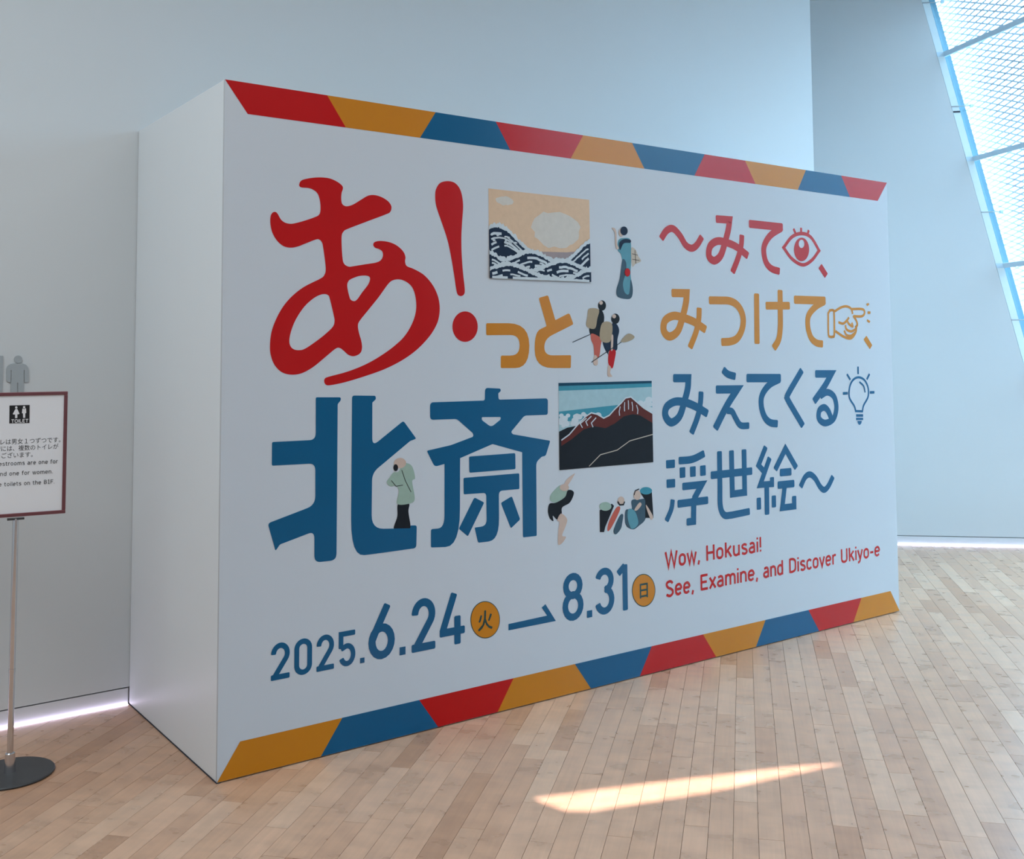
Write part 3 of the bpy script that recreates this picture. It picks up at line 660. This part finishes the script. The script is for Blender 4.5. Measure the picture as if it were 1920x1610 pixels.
FONT = {
 'W': (.80, [[(.04,1),(.22,0),(.40,.97),(.58,0),(.76,1)]]), 'w': (.62, [[(.03,.72),(.17,0),(.31,.70),(.45,0),(.59,.72)]]), 'o': (.48, ['o']), ',': (.17, [[(.11,.12),(.05,-.15)]]),
 'H': (.58, [[(.08,0),(.08,1)],[(.50,0),(.50,1)],[(.08,.5),(.50,.5)]]), 'k': (.47, [[(.08,0),(.08,1)],[(.42,.72),(.10,.33)],[(.21,.43),(.44,0)]]),
 'u': (.48, [['~',(.07,.50),(.07,.25),(.11,.10),(.22,.045),(.34,.09),(.41,.22)],[(.07,.48),(.07,.72)],[(.41,0),(.41,.72)]]), 's': (.44, [['~',(.38,.60),(.24,.675),(.10,.62),(.09,.48),(.20,.39),(.32,.33),(.385,.2),(.33,.08),(.2,.045),(.05,.12)]]),
 'a': (.46, [[(.38,0),(.38,.48)],['~',(.08,.62),(.22,.68),(.34,.63),(.38,.47)],['~',(.38,.385),(.2,.385),(.07,.30),(.07,.14),(.18,.05),(.3,.07),(.38,.16)]]), 'i': (.14, [[(.07,0),(.07,.72)],[(.07,.86),(.07,1.0)]]),
 '!': (.15, [[(.07,.28),(.07,1)],[(.07,0),(.07,.13)]]), 'S': (.54, [['~',(.46,.80),(.38,.92),(.25,.955),(.1,.88),(.08,.72),(.18,.57),(.35,.47),(.46,.34),(.46,.18),(.35,.06),(.22,.045),(.05,.15)]]),
 'e': (.48, [[(.07,.37),(.42,.37)],['~',(.42,.37),(.41,.50),(.33,.65),(.24,.675),(.12,.62),(.065,.48),(.065,.22),(.12,.09),(.24,.045),(.39,.13)]]), 'E': (.52, [[(.08,0),(.08,1)],[(.08,.94),(.49,.94)],[(.08,.51),(.43,.51)],[(.08,.06),(.49,.06)]]),
 'x': (.44, [[(.03,.72),(.41,0)],[(.41,.72),(.03,0)]]), 'm': (.74, [[(.07,0),(.07,.72)],['~',(.07,.5),(.13,.64),(.23,.675),(.33,.62),(.37,.48)],[(.37,.5),(.37,0)],['~',(.37,.5),(.43,.64),(.53,.675),(.63,.62),(.67,.48)],[(.67,.5),(.67,0)]]),
 'n': (.48, [[(.07,0),(.07,.72)],['~',(.07,.5),(.14,.64),(.25,.675),(.37,.61),(.41,.48)],[(.41,.5),(.41,0)]]), 'd': (.48, ['o',[(.41,0),(.41,1)]]), 'D': (.58, [[(.08,0),(.08,1)],['~',(.08,.94),(.28,.94),(.44,.86),(.5,.7),(.5,.3),(.44,.14),(.28,.06),(.08,.06)]]),
 'c': (.43, [['~',(.39,.58),(.3,.66),(.22,.675),(.1,.6),(.065,.48),(.065,.22),(.1,.1),(.22,.045),(.3,.06),(.39,.14)]]), 'v': (.43, [[(.03,.72),(.215,.03),(.40,.72)]]), 'r': (.34, [[(.07,0),(.07,.72)],['~',(.07,.5),(.13,.63),(.22,.675),(.32,.65)]]),
 'U': (.58, [['~',(.08,.45),(.08,.25),(.14,.10),(.29,.045),(.44,.10),(.50,.25),(.50,.45)],[(.08,.43),(.08,1)],[(.50,.43),(.50,1)]]), 'y': (.43, [[(.03,.72),(.215,.03)],[(.40,.72),(.19,-.10),(.12,-.19),(.02,-.20)]]), '-': (.34, [[(.03,.36),(.30,.36)]])}
FONT.update({
 'R': (.58, [[(.08,0),(.08,1)],['~',(.08,.94),(.34,.94),(.48,.86),(.50,.72),(.46,.56),(.32,.50),(.08,.50)],[(.30,.50),(.52,0)]]), 't': (.32, [[(.12,.92),(.12,.2),(.18,.05),(.30,.05)],[(.0,.68),(.28,.68)]]),
 'f': (.30, [[(.11,0),(.11,.80),(.18,.95),(.30,.96)],[(.0,.68),(.27,.68)]]), 'l': (.14, [[(.07,0),(.07,1)]]), 'h': (.48, [[(.07,0),(.07,1)],['~',(.07,.5),(.14,.64),(.25,.675),(.37,.61),(.41,.48)],[(.41,.5),(.41,0)]]),
 'B': (.56, [[(.08,0),(.08,1)],['~',(.08,.94),(.32,.94),(.44,.84),(.42,.62),(.30,.52),(.08,.52)],['~',(.08,.52),(.34,.52),(.48,.40),(.48,.18),(.34,.06),(.08,.06)]]), '1': (.40, [[(.22,0),(.22,1),(.06,.84)],[(.06,.05),(.38,.05)]]),
 'F': (.50, [[(.08,0),(.08,1)],[(.08,.94),(.48,.94)],[(.08,.51),(.42,.51)]]), '.': (.14, [[(.07,0),(.07,.14)]]), ' ': (.26, []),
 'T': (.58, [[(.29,0),(.29,1)],[(.0,.93),(.58,.93)]]), 'I': (.16, [[(.08,0),(.08,1)]]), 'L': (.48, [[(.08,0),(.08,1)],[(.08,.06),(.46,.06)]]),
 'O': (.66, [['~',(.33,.95),(.15,.86),(.07,.5),(.15,.14),(.33,.05),(.51,.14),(.59,.5),(.51,.86),(.33,.95)]])})
def typeline(f, txt, x0, x1, zb_, cap, w):
    tot = sum(FONT[ch][0] for ch in txt) + .09 * (len(txt) - 1); k = (x1 - x0) / tot; x = 0.0
    for ch in txt:
        adv, items = FONT[ch]
        for it in items:
            if it == 'o':
                r_ = .175; mx_ = .24
                P = [(mx_ + r_ * math.cos(t_ * math.pi / 10), .36 + .315 * math.sin(t_ * math.pi / 10)) for t_ in range(20)]
                f.ribbon([Vector((x0 + (x + p[0]) * k, zb_ + p[1] * cap, 0)) for p in P], w, True)
            else:
                sm = it[0] == '~'; P = [Vector((x0 + (x + p[0]) * k, zb_ + p[1] * cap, 0)) for p in (it[1:] if sm else it)]
                f.ribbon(smooth_pts(P, False, 3) if sm else P, w)
        x += adv + .09
    f.z = 0
def word(txt, x0, x1, zb_, cap, w):
    tot = sum(FONT[ch][0] for ch in txt) + .07 * (len(txt) - 1); k = (x1 - x0) / tot; x = 0.0
    for ch in txt:
        adv, items = FONT[ch]; f = Flat()
        for it in items:
            if it == 'o':
                a_, b_ = .065, .415; r_ = (b_ - a_) / 2; mx_ = (a_ + b_) / 2
                P = [(mx_ + r_ * math.cos(t_ * math.pi / 10), .47 + .205 * math.sin(t_ * math.pi / 10)) for t_ in range(11)] + [(mx_ - r_ * math.cos(t_ * math.pi / 10), .25 - .205 * math.sin(t_ * math.pi / 10)) for t_ in range(11)]
                f.ribbon([Vector((x0 + (x + p[0]) * k, zb_ + p[1] * cap, 0)) for p in P], w, True)
            else:
                sm = it[0] == '~'; P = [Vector((x0 + (x + p[0]) * k, zb_ + p[1] * cap, 0)) for p in (it[1:] if sm else it)]
                f.ribbon(smooth_pts(P, False, 4) if sm else P, w)
        glyph(f, 'red', None, 'letter'); x += adv + .07
for s, xa, xb, z_, cp_ in (('Wow,', cA.p(822, 130).x, cA.p(993, 145).x, zA, capA), ('Hokusai!', cA.p(1021, 100).x, cA.p(1292, 60).x, zA, capA),
                     ('See,', cA.p(825, 270).x, cA.p(963, 275).x, zB, capA), ('Examine,', cA.p(993, 240).x, cA.p(1275, 205).x, zB, capA), ('and', cA.p(1300, 190).x, cA.p(1397, 170).x, zB, capA),
                     ('Discover', cA.p(1425, 160).x, cA.p(1655, 130).x, zB, capA), ('Ukiyo-e', cA.p(1677, 110).x, cA.p(1868, 85).x, zB, capA)):
    word(s, xa, xb, z_, cp_, 0.0125)
for (cc, ex_, ey, rx, ry, ch, bx) in ((c8, 1714, 660, 113, 143, '火', (1660, 590, 1768, 738)), (cA, 718, 276, 57, 80, '日', (700, 243, 737, 312))):
    f = Flat().fill(cc.ellipse(ex_, ey, rx, ry, 56)); o = f.build('date_badge', M['green'], box, L1); o['label'] = 'orange disc with a dark green rim and kanji'
    k_ = 1 - 5.0 / (rx if cc is c8 else rx * 1.6)
    f = Flat().fill(cc.ellipse(ex_, ey, rx * k_, ry * k_, 56)); f.build('disc', M['orange'], o, L1 + .0004)
    q0, q1 = cc.p(bx[0], (bx[1] + bx[3]) / 2), cc.p(bx[2], (bx[1] + bx[3]) / 2); q2, q3 = cc.p(ex_, bx[3]), cc.p(ex_, bx[1])
    fit_box(ch, q0.x, q1.x, q2.y, q3.y, .0016).build('character', M['green'], o, L1 + .0008)

# ---- printed pictures and small figures: plain generic stand-ins of the same size and colours
PAL = {'beige': (0.62, 0.42, 0.28), 'cream': (0.55, 0.50, 0.44), 'haze': (0.30, 0.24, 0.24), 'navy': (0.012, 0.022, 0.045), 'foam': (0.52, 0.56, 0.58), 'ink2': (0.012, 0.014, 0.018),
       'teal': (0.05, 0.24, 0.31), 'paleblue': (0.33, 0.46, 0.49), 'deep': (0.008, 0.05, 0.09), 'rust': (0.10, 0.02, 0.016), 'sage': (0.29, 0.38, 0.31), 'skin': (0.52, 0.38, 0.31),
       'robe': (0.10, 0.26, 0.31), 'straw': (0.34, 0.26, 0.17), 'coral': (0.46, 0.10, 0.07), 'scarlet': (0.42, 0.01, 0.012), 'slate': (0.05, 0.09, 0.12), 'tan': (0.48, 0.40, 0.32)}
for k_, c_ in PAL.items(): M[k_] = mat('print_' + k_, c_, 0.4, 0.10, noise=0.10, scale=35)
def quad_map(tl, tr, br, bl):
    def g(u_, v_): return (tl * (1 - u_) + tr * u_) * (1 - v_) + (bl * (1 - u_) + br * u_) * v_
    return g
# picture of rolling sea
c4 = Crop(900, 340, 4.35)
gm = quad_map(c4.p(68, 57), c4.p(890, 150), c4.p(900, 820), c4.p(75, 787))
R1 = random.Random(3)
pic = Flat().fill([gm(0,0), gm(1,0), gm(1,1), gm(0,1)]).build('sea_picture', M['beige'], box, L1); pic['label'] = 'beige and navy print of a rough sea'
def blob(cx, cy, rx, ry, n=26, jag=.12, rr=R1): return [gm(min(1, max(0, cx + rx * (1 + rr.uniform(-jag, jag)) * math.cos(2*math.pi*i/n))), min(1, max(0, cy + ry * (1 + rr.uniform(-jag, jag)) * math.sin(2*math.pi*i/n)))) for i in range(n)]
Flat().fill(blob(.66, .40, .24, .22)).build('cloud', M['cream'], pic, L1 + .0003)
Flat().fill(blob(.15, .12, .08, .05)).build('cloud', M['cream'], pic, L1 + .0003)
Flat().fill([gm(.3,.70), gm(.5,.67), gm(.75,.66), gm(1,.62), gm(1,1), gm(.3,1)]).build('haze_band', M['haze'], pic, L1 + .0005)
def swell(base, amp, ph, fr, u0=0.0, u1=1.0, rag=0.0, bottom=1.0, tilt=0.0, n=70):
    P = []
    for i in range(n + 1):
        u_ = u0 + (u1 - u0) * i / n
        P.append((u_, min(.995, base + tilt * u_ + amp * math.cos(fr * u_ + ph) + (R1.uniform(-rag, rag) if rag else 0))))
    return [gm(*q) for q in P] + [gm(u1, bottom), gm(u0, bottom)]
lf = L1 + .0007
def sea(f, m_): 
    global lf
    o = f.build('wave', M[m_], pic, lf); lf += .0004; o['kind'] = 'stuff'
def hump(cx, cy, rx, top, rag, bottom=1.0):
    P = []
    for i in range(61):
        u_ = cx - rx + 2 * rx * i / 60; t = (u_ - cx) / rx
        P.append((min(1, max(0, u_)), min(bottom, cy - (cy - top) * max(0.0, math.cos(t * math.pi / 2)) ** 1.3 + R1.uniform(-rag, rag))))
    return [gm(*q) for q in P] + [gm(min(1, cx + rx), bottom), gm(max(0, cx - rx), bottom)]
def crest(base, amps, rag, n=90, u0=0.0, u1=1.0):
    return [(u0 + (u1 - u0) * i / n, min(.99, base - sum(A * math.exp(-((u0 + (u1 - u0) * i / n - c_) / w_) ** 2) for c_, w_, A in amps) + (R1.uniform(-rag, rag) if rag else 0))) for i in range(n + 1)]
def under(P): return [gm(*q) for q in P] + [gm(P[-1][0], 1), gm(P[0][0], 1)]
SW = [(.74, [(.08, .26, .36)], .018), (.78, [(1.02, .20, .30)], .010), (.82, [(.40, .22, .17), (.0, .1, .12)], .014), (.90, [(.72, .24, .16)], .010), (.97, [(.18, .26, .16), (1.0, .18, .14)], .012)]
for k_, (base, amps, rg) in enumerate(SW):
    sea(Flat().fill(under(crest(base, amps, rg))), 'foam')
    sea(Flat().fill(under(crest(base + .05, amps, .008))), 'navy')
    f = Flat()
    for j in range(4 if k_ < 4 else 2):
        P = crest(base + .085 + .045 * j, [(c_ + .02 * j, w_, A * .92) for c_, w_, A in amps], .004, 40, .02, .98)
        i_ = 0
        while i_ < 38:
            ln_ = R1.randint(3, 9); seg = P[i_:i_ + ln_]
            if len(seg) > 2: f.ribbon([gm(*q) for q in seg], .007 + .005 * R1.random())
            i_ += ln_ + R1.randint(1, 2)
    sea(f, 'foam')
f = Flat()
for i in range(34):
    a_, b_ = R1.uniform(.01, .42), R1.uniform(.30, .62)
    if b_ > .40 + a_ * .5: f.fill([gm(max(0, a_ + .018 * R1.uniform(.4, 1) * math.cos(k * 1.05)), b_ + .016 * R1.uniform(.4, 1) * math.sin(k * 1.05)) for k in range(6)])
sea(f, 'foam')
# picture of a dark hill under a pale sky
c5 = Crop(1020, 700, 4.877)
gm = quad_map(c5.p(132, 87), c5.p(983, 67), c5.p(997, 810), c5.p(140, 883))
pic2 = Flat().fill([gm(0,0), gm(1,0), gm(1,1), gm(0,1)]).build('hill_picture', M['paleblue'], box, L1); pic2['label'] = 'print of a dark mountain ridge under a pale blue sky'
Flat().fill([gm(0,0), gm(1,0), gm(1,.075), gm(.5,.085), gm(0,.09)]).build('upper_sky_band', M['teal'], pic2, L1 + .0003)
Flat().fill([gm(0,0), gm(1,0), gm(1,.03), gm(0,.035)]).build('top_band', M['deep'], pic2, L1 + .0005)
Flat().fill([gm(0,.33), gm(1,.25), gm(1,.40), gm(0,.45)]).build('low_sky_band', M['teal'], pic2, L1 + .0003)
f = Flat(); R2 = random.Random(5)
for i in range(46):
    u_ = R2.uniform(.02, .42) if i % 3 else R2.uniform(.86, .98); vv_ = (.43 if u_ < .5 else .29) + R2.uniform(-.06, .07); r_ = R2.uniform(.02, .042)
    f.fill([gm(min(1, max(0, u_ + r_ * math.cos(k * .52))), vv_ + r_ * math.sin(k * .52)) for k in range(12)])
f.build('cloud', M['foam'], pic2, L1 + .0007)['kind'] = 'stuff'
Flat().fill([gm(0,.56), gm(.08,.52), gm(.2,.5), gm(.3,.48), gm(.4,.45), gm(.6,.4), gm(.85,.36), gm(1,.40), gm(1,1), gm(0,1)]).build('far_ground', M['ink2'], pic2, L1 + .0009)
ridge = [(.02,.66),(.10,.60),(.18,.50),(.27,.40),(.33,.36),(.39,.38),(.46,.43),(.52,.40),(.58,.33),(.65,.26),(.70,.20),(.76,.19),(.83,.26),(.90,.33),(1,.40),(1,1),(.02,1)]
Flat().fill([gm(*q) for q in ridge]).build('mountain', M['rust'], pic2, L1 + .0011)
Flat().fill([gm(*q) for q in [(.0,.74),(.12,.66),(.25,.55),(.36,.52),(.48,.55),(.58,.50),(.68,.42),(.78,.40),(.86,.42),(.93,.47),(1,.52),(1,1),(0,1)]]).build('foreground', M['ink2'], pic2, L1 + .0013)
f = Flat()
for u_, t_ in ((.28,.42),(.33,.40),(.38,.42),(.64,.30),(.69,.25),(.73,.23),(.77,.25),(.82,.29)):
    f.ribbon([gm(u_, t_), gm(u_ + (u_ - .72) * .15, t_ + .06), gm(u_ + (u_ - .72) * .1, t_ + .11)], .005)
f.ribbon([gm(*q) for q in ridge[0:15]], .006)
o = f.build('snow_streaks', M['foam'], pic2, L1 + .0015); o['kind'] = 'stuff'
f = Flat(); f.ribbon([gm(.30,.985), gm(.42,.86), gm(.60,.82), gm(.74,.72), gm(1,.66)], .004); f.build('path_line', M['tan'], pic2, L1 + .0015)

def figure(c, label, items):
    """flat printed figure: first item is the part itself, the others lie on it"""
    root = None; lift = L1
    for nm, m_, pts, *sm in items:
        f = Flat()
        if pts[0] == 'e': f.fill(c.ellipse(*pts[1:]))
        elif pts[0] == 'l': f.ribbon([c.p(*q) for q in pts[2]], pts[1] * c.mpp(*pts[2][0]))
        else: f.fill(c.smooth(pts) if not sm else [c.p(*q) for q in pts])
        o = f.build(nm, M[m_], root or box, lift); lift += .0002
        if root is None: root = o; root['label'] = label
    return root
figure(c4, 'small printed woman in a teal robe carrying a checked bundle', [
    ('printed_person', 'robe', [(1128,480),(1170,462),(1222,470),(1232,540),(1232,640),(1228,760),(1240,850),(1238,930),(1190,955),(1130,940),(1115,900),(1135,820),(1160,700),(1150,600),(1122,560)]),
    ('skirt', 'slate', [(1160,640),(1190,660),(1190,740),(1165,830),(1180,905),(1215,915),(1228,800),(1246,880),(1232,950),(1180,958),(1120,938),(1112,880),(1138,790)]),
    ('bundle', 'tan', [(1232,545),(1268,558),(1290,610),(1312,650),(1268,672),(1240,690)]), ('bundle_line', 'ink2', ['l', 4, [(1238,590),(1286,602)]]), ('bundle_line', 'ink2', ['l', 4, [(1240,635),(1300,645)]]), ('bundle_line', 'ink2', ['l', 4, [(1262,560),(1270,670)]]),
    ('arm', 'skin', [(1072,380),(1100,385),(1112,430),(1114,500),(1130,545),(1112,550),(1100,500),(1098,420)]), ('head', 'skin', ['e', 1150, 418, 20, 32]), ('hair', 'navy', ['e', 1172, 404, 30, 36]),
    ('collar', 'navy', [(1135,500),(1175,470),(1225,478),(1222,500),(1170,505),(1140,560)]), ('sash_end', 'scarlet', ['e', 1200, 742, 22, 34])])
figure(c4, 'small printed person in dark clothes with a basket on the back, left of two', [
    ('printed_person', 'ink2', [(950,1055),(990,1050),(1012,1100),(1005,1180),(990,1270),(950,1300),(910,1270),(890,1200),(930,1120)]),
    ('leg', 'coral', [(910,1240),(985,1280),(982,1350),(970,1430),(935,1440),(925,1340),(905,1290)]), ('shin', 'skin', [(930,1420),(955,1430),(958,1495),(925,1490)]),
    ('basket', 'straw', [(888,1038),(968,1045),(955,1120),(935,1200),(868,1180),(875,1100)]), ('head', 'ink2', ['e', 994, 1012, 32, 42]), ('face', 'skin', ['e', 985, 990, 15, 16]), ('stick', 'ink2', ['l', 6, [(752,1312),(895,1248)]])])
figure(c4, 'small printed person in dark clothes with a basket and broom, right of two', [
    ('printed_person', 'navy', [(1080,1155),(1115,1165),(1135,1215),(1120,1290),(1115,1375),(1050,1385),(1045,1412),(1010,1350),(1005,1290),(1060,1240)]),
    ('leg', 'scarlet', [(1055,1380),(1105,1380),(1098,1450),(1078,1525),(1045,1480)]), ('shin', 'skin', [(1045,1500),(1068,1520),(1060,1560),(1078,1590),(1040,1585)]),
    ('basket', 'straw', [(995,1155),(1075,1162),(1060,1305),(978,1290)]), ('head', 'ink2', ['e', 1103, 1120, 34, 42]), ('face', 'skin', ['e', 1092, 1100, 16, 16]), ('arm', 'skin', [(1070,1260),(1085,1262),(1080,1370),(1066,1370)]),
    ('broom_stick', 'ink2', ['l', 6, [(906,1475),(1165,1300)]]), ('broom_head', 'straw', [(1148,1300),(1205,1242),(1256,1262),(1240,1290),(1175,1312)])])
c2 = Crop(490, 720, 4.6)
figure(c2, 'small printed person in a pale green coat standing on the blue kanji', [
    ('printed_person', 'ink2', [(1180,1030),(1272,1030),(1268,1100),(1285,1250),(1215,1275),(1142,1250),(1172,1140)]),
    ('coat', 'sage', [(1140,760),(1180,755),(1215,700),(1250,680),(1300,710),(1325,810),(1300,840),(1322,990),(1275,1030),(1170,1032),(1185,930),(1165,880),(1110,880),(1080,845),(1105,805)]),
    ('head', 'skin', ['e', 1195, 680, 52, 44]), ('beard', 'ink2', ['e', 1158, 720, 20, 30]), ('fold', 'ink2', ['l', 5, [(1210,740),(1240,830),(1290,930)]]), ('sleeve_fold', 'ink2', ['l', 5, [(1120,830),(1160,880),(1220,870)]])])
figure(c5, 'small printed person bending back with one arm raised', [
    ('printed_person', 'sage', [(60,1110),(110,1050),(160,1020),(225,1060),(215,1130),(150,1190),(90,1180),(55,1160)]),
    ('shorts', 'ink2', [(50,1190),(110,1180),(190,1130),(215,1070),(255,1068),(272,1100),(235,1180),(165,1225),(160,1290),(120,1335),(80,1300),(85,1350),(50,1320),(35,1255)]),
    ('leg', 'skin', [(120,1340),(155,1280),(210,1330),(195,1400),(165,1480),(200,1495),(160,1555),(128,1558),(130,1440),(140,1360)]),
    ('head', 'skin', ['e', 185, 1042, 42, 32]), ('arm', 'skin', [(180,1020),(215,960),(280,912),(262,950),(225,1010),(205,1035)])])
figure(c5, 'small printed seated person beside a black pack, left of two', [
    ('printed_person', 'foam', [(640,1200),(700,1215),(720,1260),(690,1340),(700,1400),(755,1380),(740,1430),(660,1490),(570,1470),(552,1430),(600,1320)]),
    ('pack', 'ink2', [(508,1250),(620,1190),(640,1210),(560,1400),(548,1450),(510,1450)], 1), ('pack_roll', 'sage', ['e', 560, 1215, 55, 40]), ('stripe', 'coral', [(660,1225),(695,1240),(620,1400),(580,1440),(590,1360)]),
    ('trousers', 'slate', [(690,1300),(722,1290),(715,1360),(700,1420),(655,1470),(635,1430)]), ('head', 'skin', ['e', 703, 1160, 30, 36]), ('hair', 'ink2', ['l', 14, [(672,1170),(690,1200),(725,1198),(735,1170)]])])
figure(c5, 'small printed seated person beside a black pack, right of two', [
    ('printed_person', 'slate', [(800,1160),(870,1150),(930,1160),(930,1320),(870,1390),(810,1425),(745,1380),(745,1250),(800,1240)]),
    ('pack', 'ink2', [(880,1090),(985,1080),(1000,1320),(925,1320),(925,1160)], 1), ('pack_roll', 'teal', ['e', 932, 1072, 55, 34]), ('robe_front', 'robe', [(770,1240),(830,1260),(860,1370),(800,1420),(765,1330)]),
    ('arm', 'skin', [(870,1180),(890,1200),(850,1250),(825,1245)]), ('leg', 'skin', [(930,1200),(960,1240),(995,1310),(975,1335),(940,1250)]), ('head', 'skin', ['e', 850, 1112, 32, 44]), ('hair', 'ink2', ['l', 10, [(822,1110),(832,1072),(868,1055)]])])

# ---------------------------------------------------------------- restroom pictograms fixed to the back wall
def WP(x, y):
    q = on_plane(x, y, (0, 1, 0), WALL_Y); return Vector((q.x, q.z, 0))
cw = Crop(0, 640, 4.471, WP)
def plate(name, polys, t, material, label, cat):
    b = MB()
    for P in polys:
        b.prism([(p.x, WALL_Y - t - .0005, p.y) for p in P], (0, t, 0))
    o = b.build(name, material); o['label'] = label; o['category'] = cat; return o
body = cw.poly([(52,185,60),(238,185,60),(238,340,14),(204,345,10),(203,240,3),(196,240,3),(195,640,8),(150,640,6),(148,345,3),(143,345,3),(140,640,6),(88,640,8),(88,240,3),(94,240,3),(92,345,8),(52,335,14)])
pm_ = empty('restroom_pictogram', tuple(Vector((WP(32, 700).x, WALL_Y, WP(32, 700).y))), 'grey metal cut-out of a standing man on the back wall, above the toilet sign', 'pictogram')
inv = Vector(pm_.location)
for nm, P in (('body_plate', body), ('head_plate', cw.ellipse(151, 150, 34, 32))):
    b = MB(); b.prism([Vector((p.x, WALL_Y - .0055, p.y)) - inv for p in P], (0, .005, 0)); b.build(nm, M['steel'], pm_)
x0, x1 = cw.p(-14, 200).x, cw.p(22, 200).x
plate('pictogram_bar', [[Vector((x0, cw.p(22, 640).y, 0)), Vector((x1, cw.p(22, 640).y, 0)), Vector((x1, cw.p(22, 120).y, 0)), Vector((x0, cw.p(22, 120).y, 0))]], .005, M['steel'], 'vertical grey metal bar on the back wall, left of the cut-out man', 'pictogram')

# ---------------------------------------------------------------- toilet sign on a chrome stand
SB = Vector((-0.5659, 0.5317, 0)); PHI = math.radians(-7)
sign = empty('toilet_sign_stand', tuple(SB), 'toilet notice in a reddish frame on a chrome pole with a round black base, left', 'sign', rz=PHI)
Rz = Matrix.Rotation(-PHI, 3, 'Z')
b = MB(); b.lathe([(0, .0005), (.146, .0005), (.150, .003), (.150, .006), (.147, .009), (.0, .010)], n=72); b.build('base', M['black_base'], sign, smooth=True)
b = MB(); b.lathe([(.0, .009), (.020, .009), (.019, .02), (.0165, .075), (.0135, .078), (0, .079)], n=28); b.build('socket', M['chrome'], sign, smooth=True)
b = MB(); b.lathe([(0, .07), (.0105, .07), (.0105, .908), (0, .909)], n=28); b.build('pole', M['chrome'], sign, smooth=True)
b = MB(); b.lathe([(0, .36), (.0118, .36), (.0118, .372), (0, .372)], n=28); b.build('pole_joint', M['chrome'], sign, smooth=True)
b = MB(); b.box((-.028, -.010, .903), (.028, .010, .9095)); b.build('mount_plate', M['black_base'], sign)
nS = Vector((-math.sin(PHI), math.cos(PHI), 0)); cS = nS.dot(SB)
def SP(x, y):
    q = on_plane(x, y, nS, cS - .014) - SB; q = Rz @ q; return Vector((q.x, q.z, 0))
tr_, br_ = SP(127.5, 733.5), SP(122.6, 962)
SX1 = (tr_.x + br_.x) / 2; SX0 = -SX1; SZ0, SZ1 = br_.y, tr_.y
fw = .0125
b = MB()
for A_, B_ in (((SX0, SZ0), (SX1, SZ0 + fw)), ((SX0, SZ1 - fw), (SX1, SZ1)), ((SX0, SZ0 + fw), (SX0 + fw, SZ1 - fw)), ((SX1 - fw, SZ0 + fw), (SX1, SZ1 - fw))):
    b.box((A_[0], -.014, A_[1]), (B_[0], .004, B_[1]))
b.build('frame', M['frame'], sign, bevel=.0015)
b = MB(); b.box((SX0 + fw, -.009, SZ0 + fw), (SX1 - fw, .003, SZ1 - fw)); board = b.build('board', M['paper'], sign)
b = MB(); b.box((SX0 + .004, .0035, SZ0 + .004), (SX1 - .004, .0065, SZ1 - .004)); b.build('back_plate', M['frame'], sign)
cs = Crop(0, 640, 4.471, SP)
def on_sign(f, name, m_, lift, parent=None, at=None):
    return mesh_obj(name, [(p.x, -.009 - lift - p.z, p.y) for p in f.v], f.f, M[m_], parent or board)
blk = on_sign(Flat().fill([cs.p(80, 537), cs.p(250, 532), cs.p(248, 684), cs.p(78, 688)]), 'toilet_symbol', 'ink', .0004)
f = Flat()
f.fill(cs.ellipse(137, 553, 10, 10)).fill(cs.poly([(130,566,3),(146,566,3),(164,606,2),(152,612,2),(146,608,0),(146,642,2),(127,643,2),(127,610,0),(118,614,2),(107,609,2)]))
f.fill(cs.ellipse(203, 551, 10, 10)).fill(cs.poly([(188,563,3),(200,563,1),(203,572,1),(207,562,1),(219,561,3),(221,600,2),(213,602,1),(212,640,2),(195,641,2),(193,603,1),(184,602,2)]))
q0, q1 = cs.p(95, 665), cs.p(238, 665); q2, q3 = cs.p(166, 680), cs.p(166, 652)
typeline(f, 'TOILET', q0.x, q1.x, q2.y, q3.y - q2.y, .0023)
on_sign(f, 'symbol_print', 'white_ink', .0008, blk and board)
def sign_line(txt, xr, yb, cap, xref, ref, bold=.0):
    """right end of the ink at xr, baseline yb (view pixels); width set by 'ref' starting at xref"""
    V, Fc = type_mesh(txt); Vr, _ = type_mesh(ref)
    wr = max(p[0] for p in Vr) - min(p[0] for p in Vr); X1, Xr = cs.p(xr, yb).x, cs.p(xref, yb).x
    k = (X1 - Xr) / wr; mx_ = max(p[0] for p in V); kz = (cs.p(xr, yb - cap).y - cs.p(xr, yb).y)
    hc = max(p[1] for p in type_mesh('H')[0]); kz = kz / hc
    f = Flat(); f.v = [Vector((X1 + (p[0] - mx_) * k, cs.p(xr, yb).y + p[1] * kz, 0)) for p in V]; f.f = list(Fc)
    lim = SX0 + fw + .004
    if bold:
        n = len(f.v)
        for kk, dx in enumerate((bold, -bold)):
            m0 = len(f.v); f.v += [Vector((p.x + dx, p.y, .00001 * (kk + 1))) for p in f.v[:n]]; f.f += [tuple(i + m0 for i in q) for q in Fc]
    on_sign(f, 'notice_line', 'ink', .0004)
sign_line('トイレは男女１つずつです。', 508, 842, 34, 5, 'レは男女１つずつです。')
sign_line('階には、複数のトイレが', 490, 898, 34, 12, 'には、複数のトイレが')
sign_line('ございます。', 275, 965, 34, 14, 'ございます。')
def sign_type(txt, xl, xr, yb, cap):
    """visible part runs xl..xr; the text starts further left, outside the photograph"""
    f = Flat(); z_ = cs.p(xr, yb).y; typeline(f, txt, cs.p(xl, yb).x, cs.p(xr, yb).x, z_, cs.p(xr, yb - cap).y - z_, .0017); on_sign(f, 'notice_line', 'ink', .0004)
sign_type('Restrooms are one for', -42, 486, 1020, 34)
sign_type('and one for women.', -28, 443, 1105, 34)
sign_type('e toilets on the B1F.', -10, 458, 1190, 34)
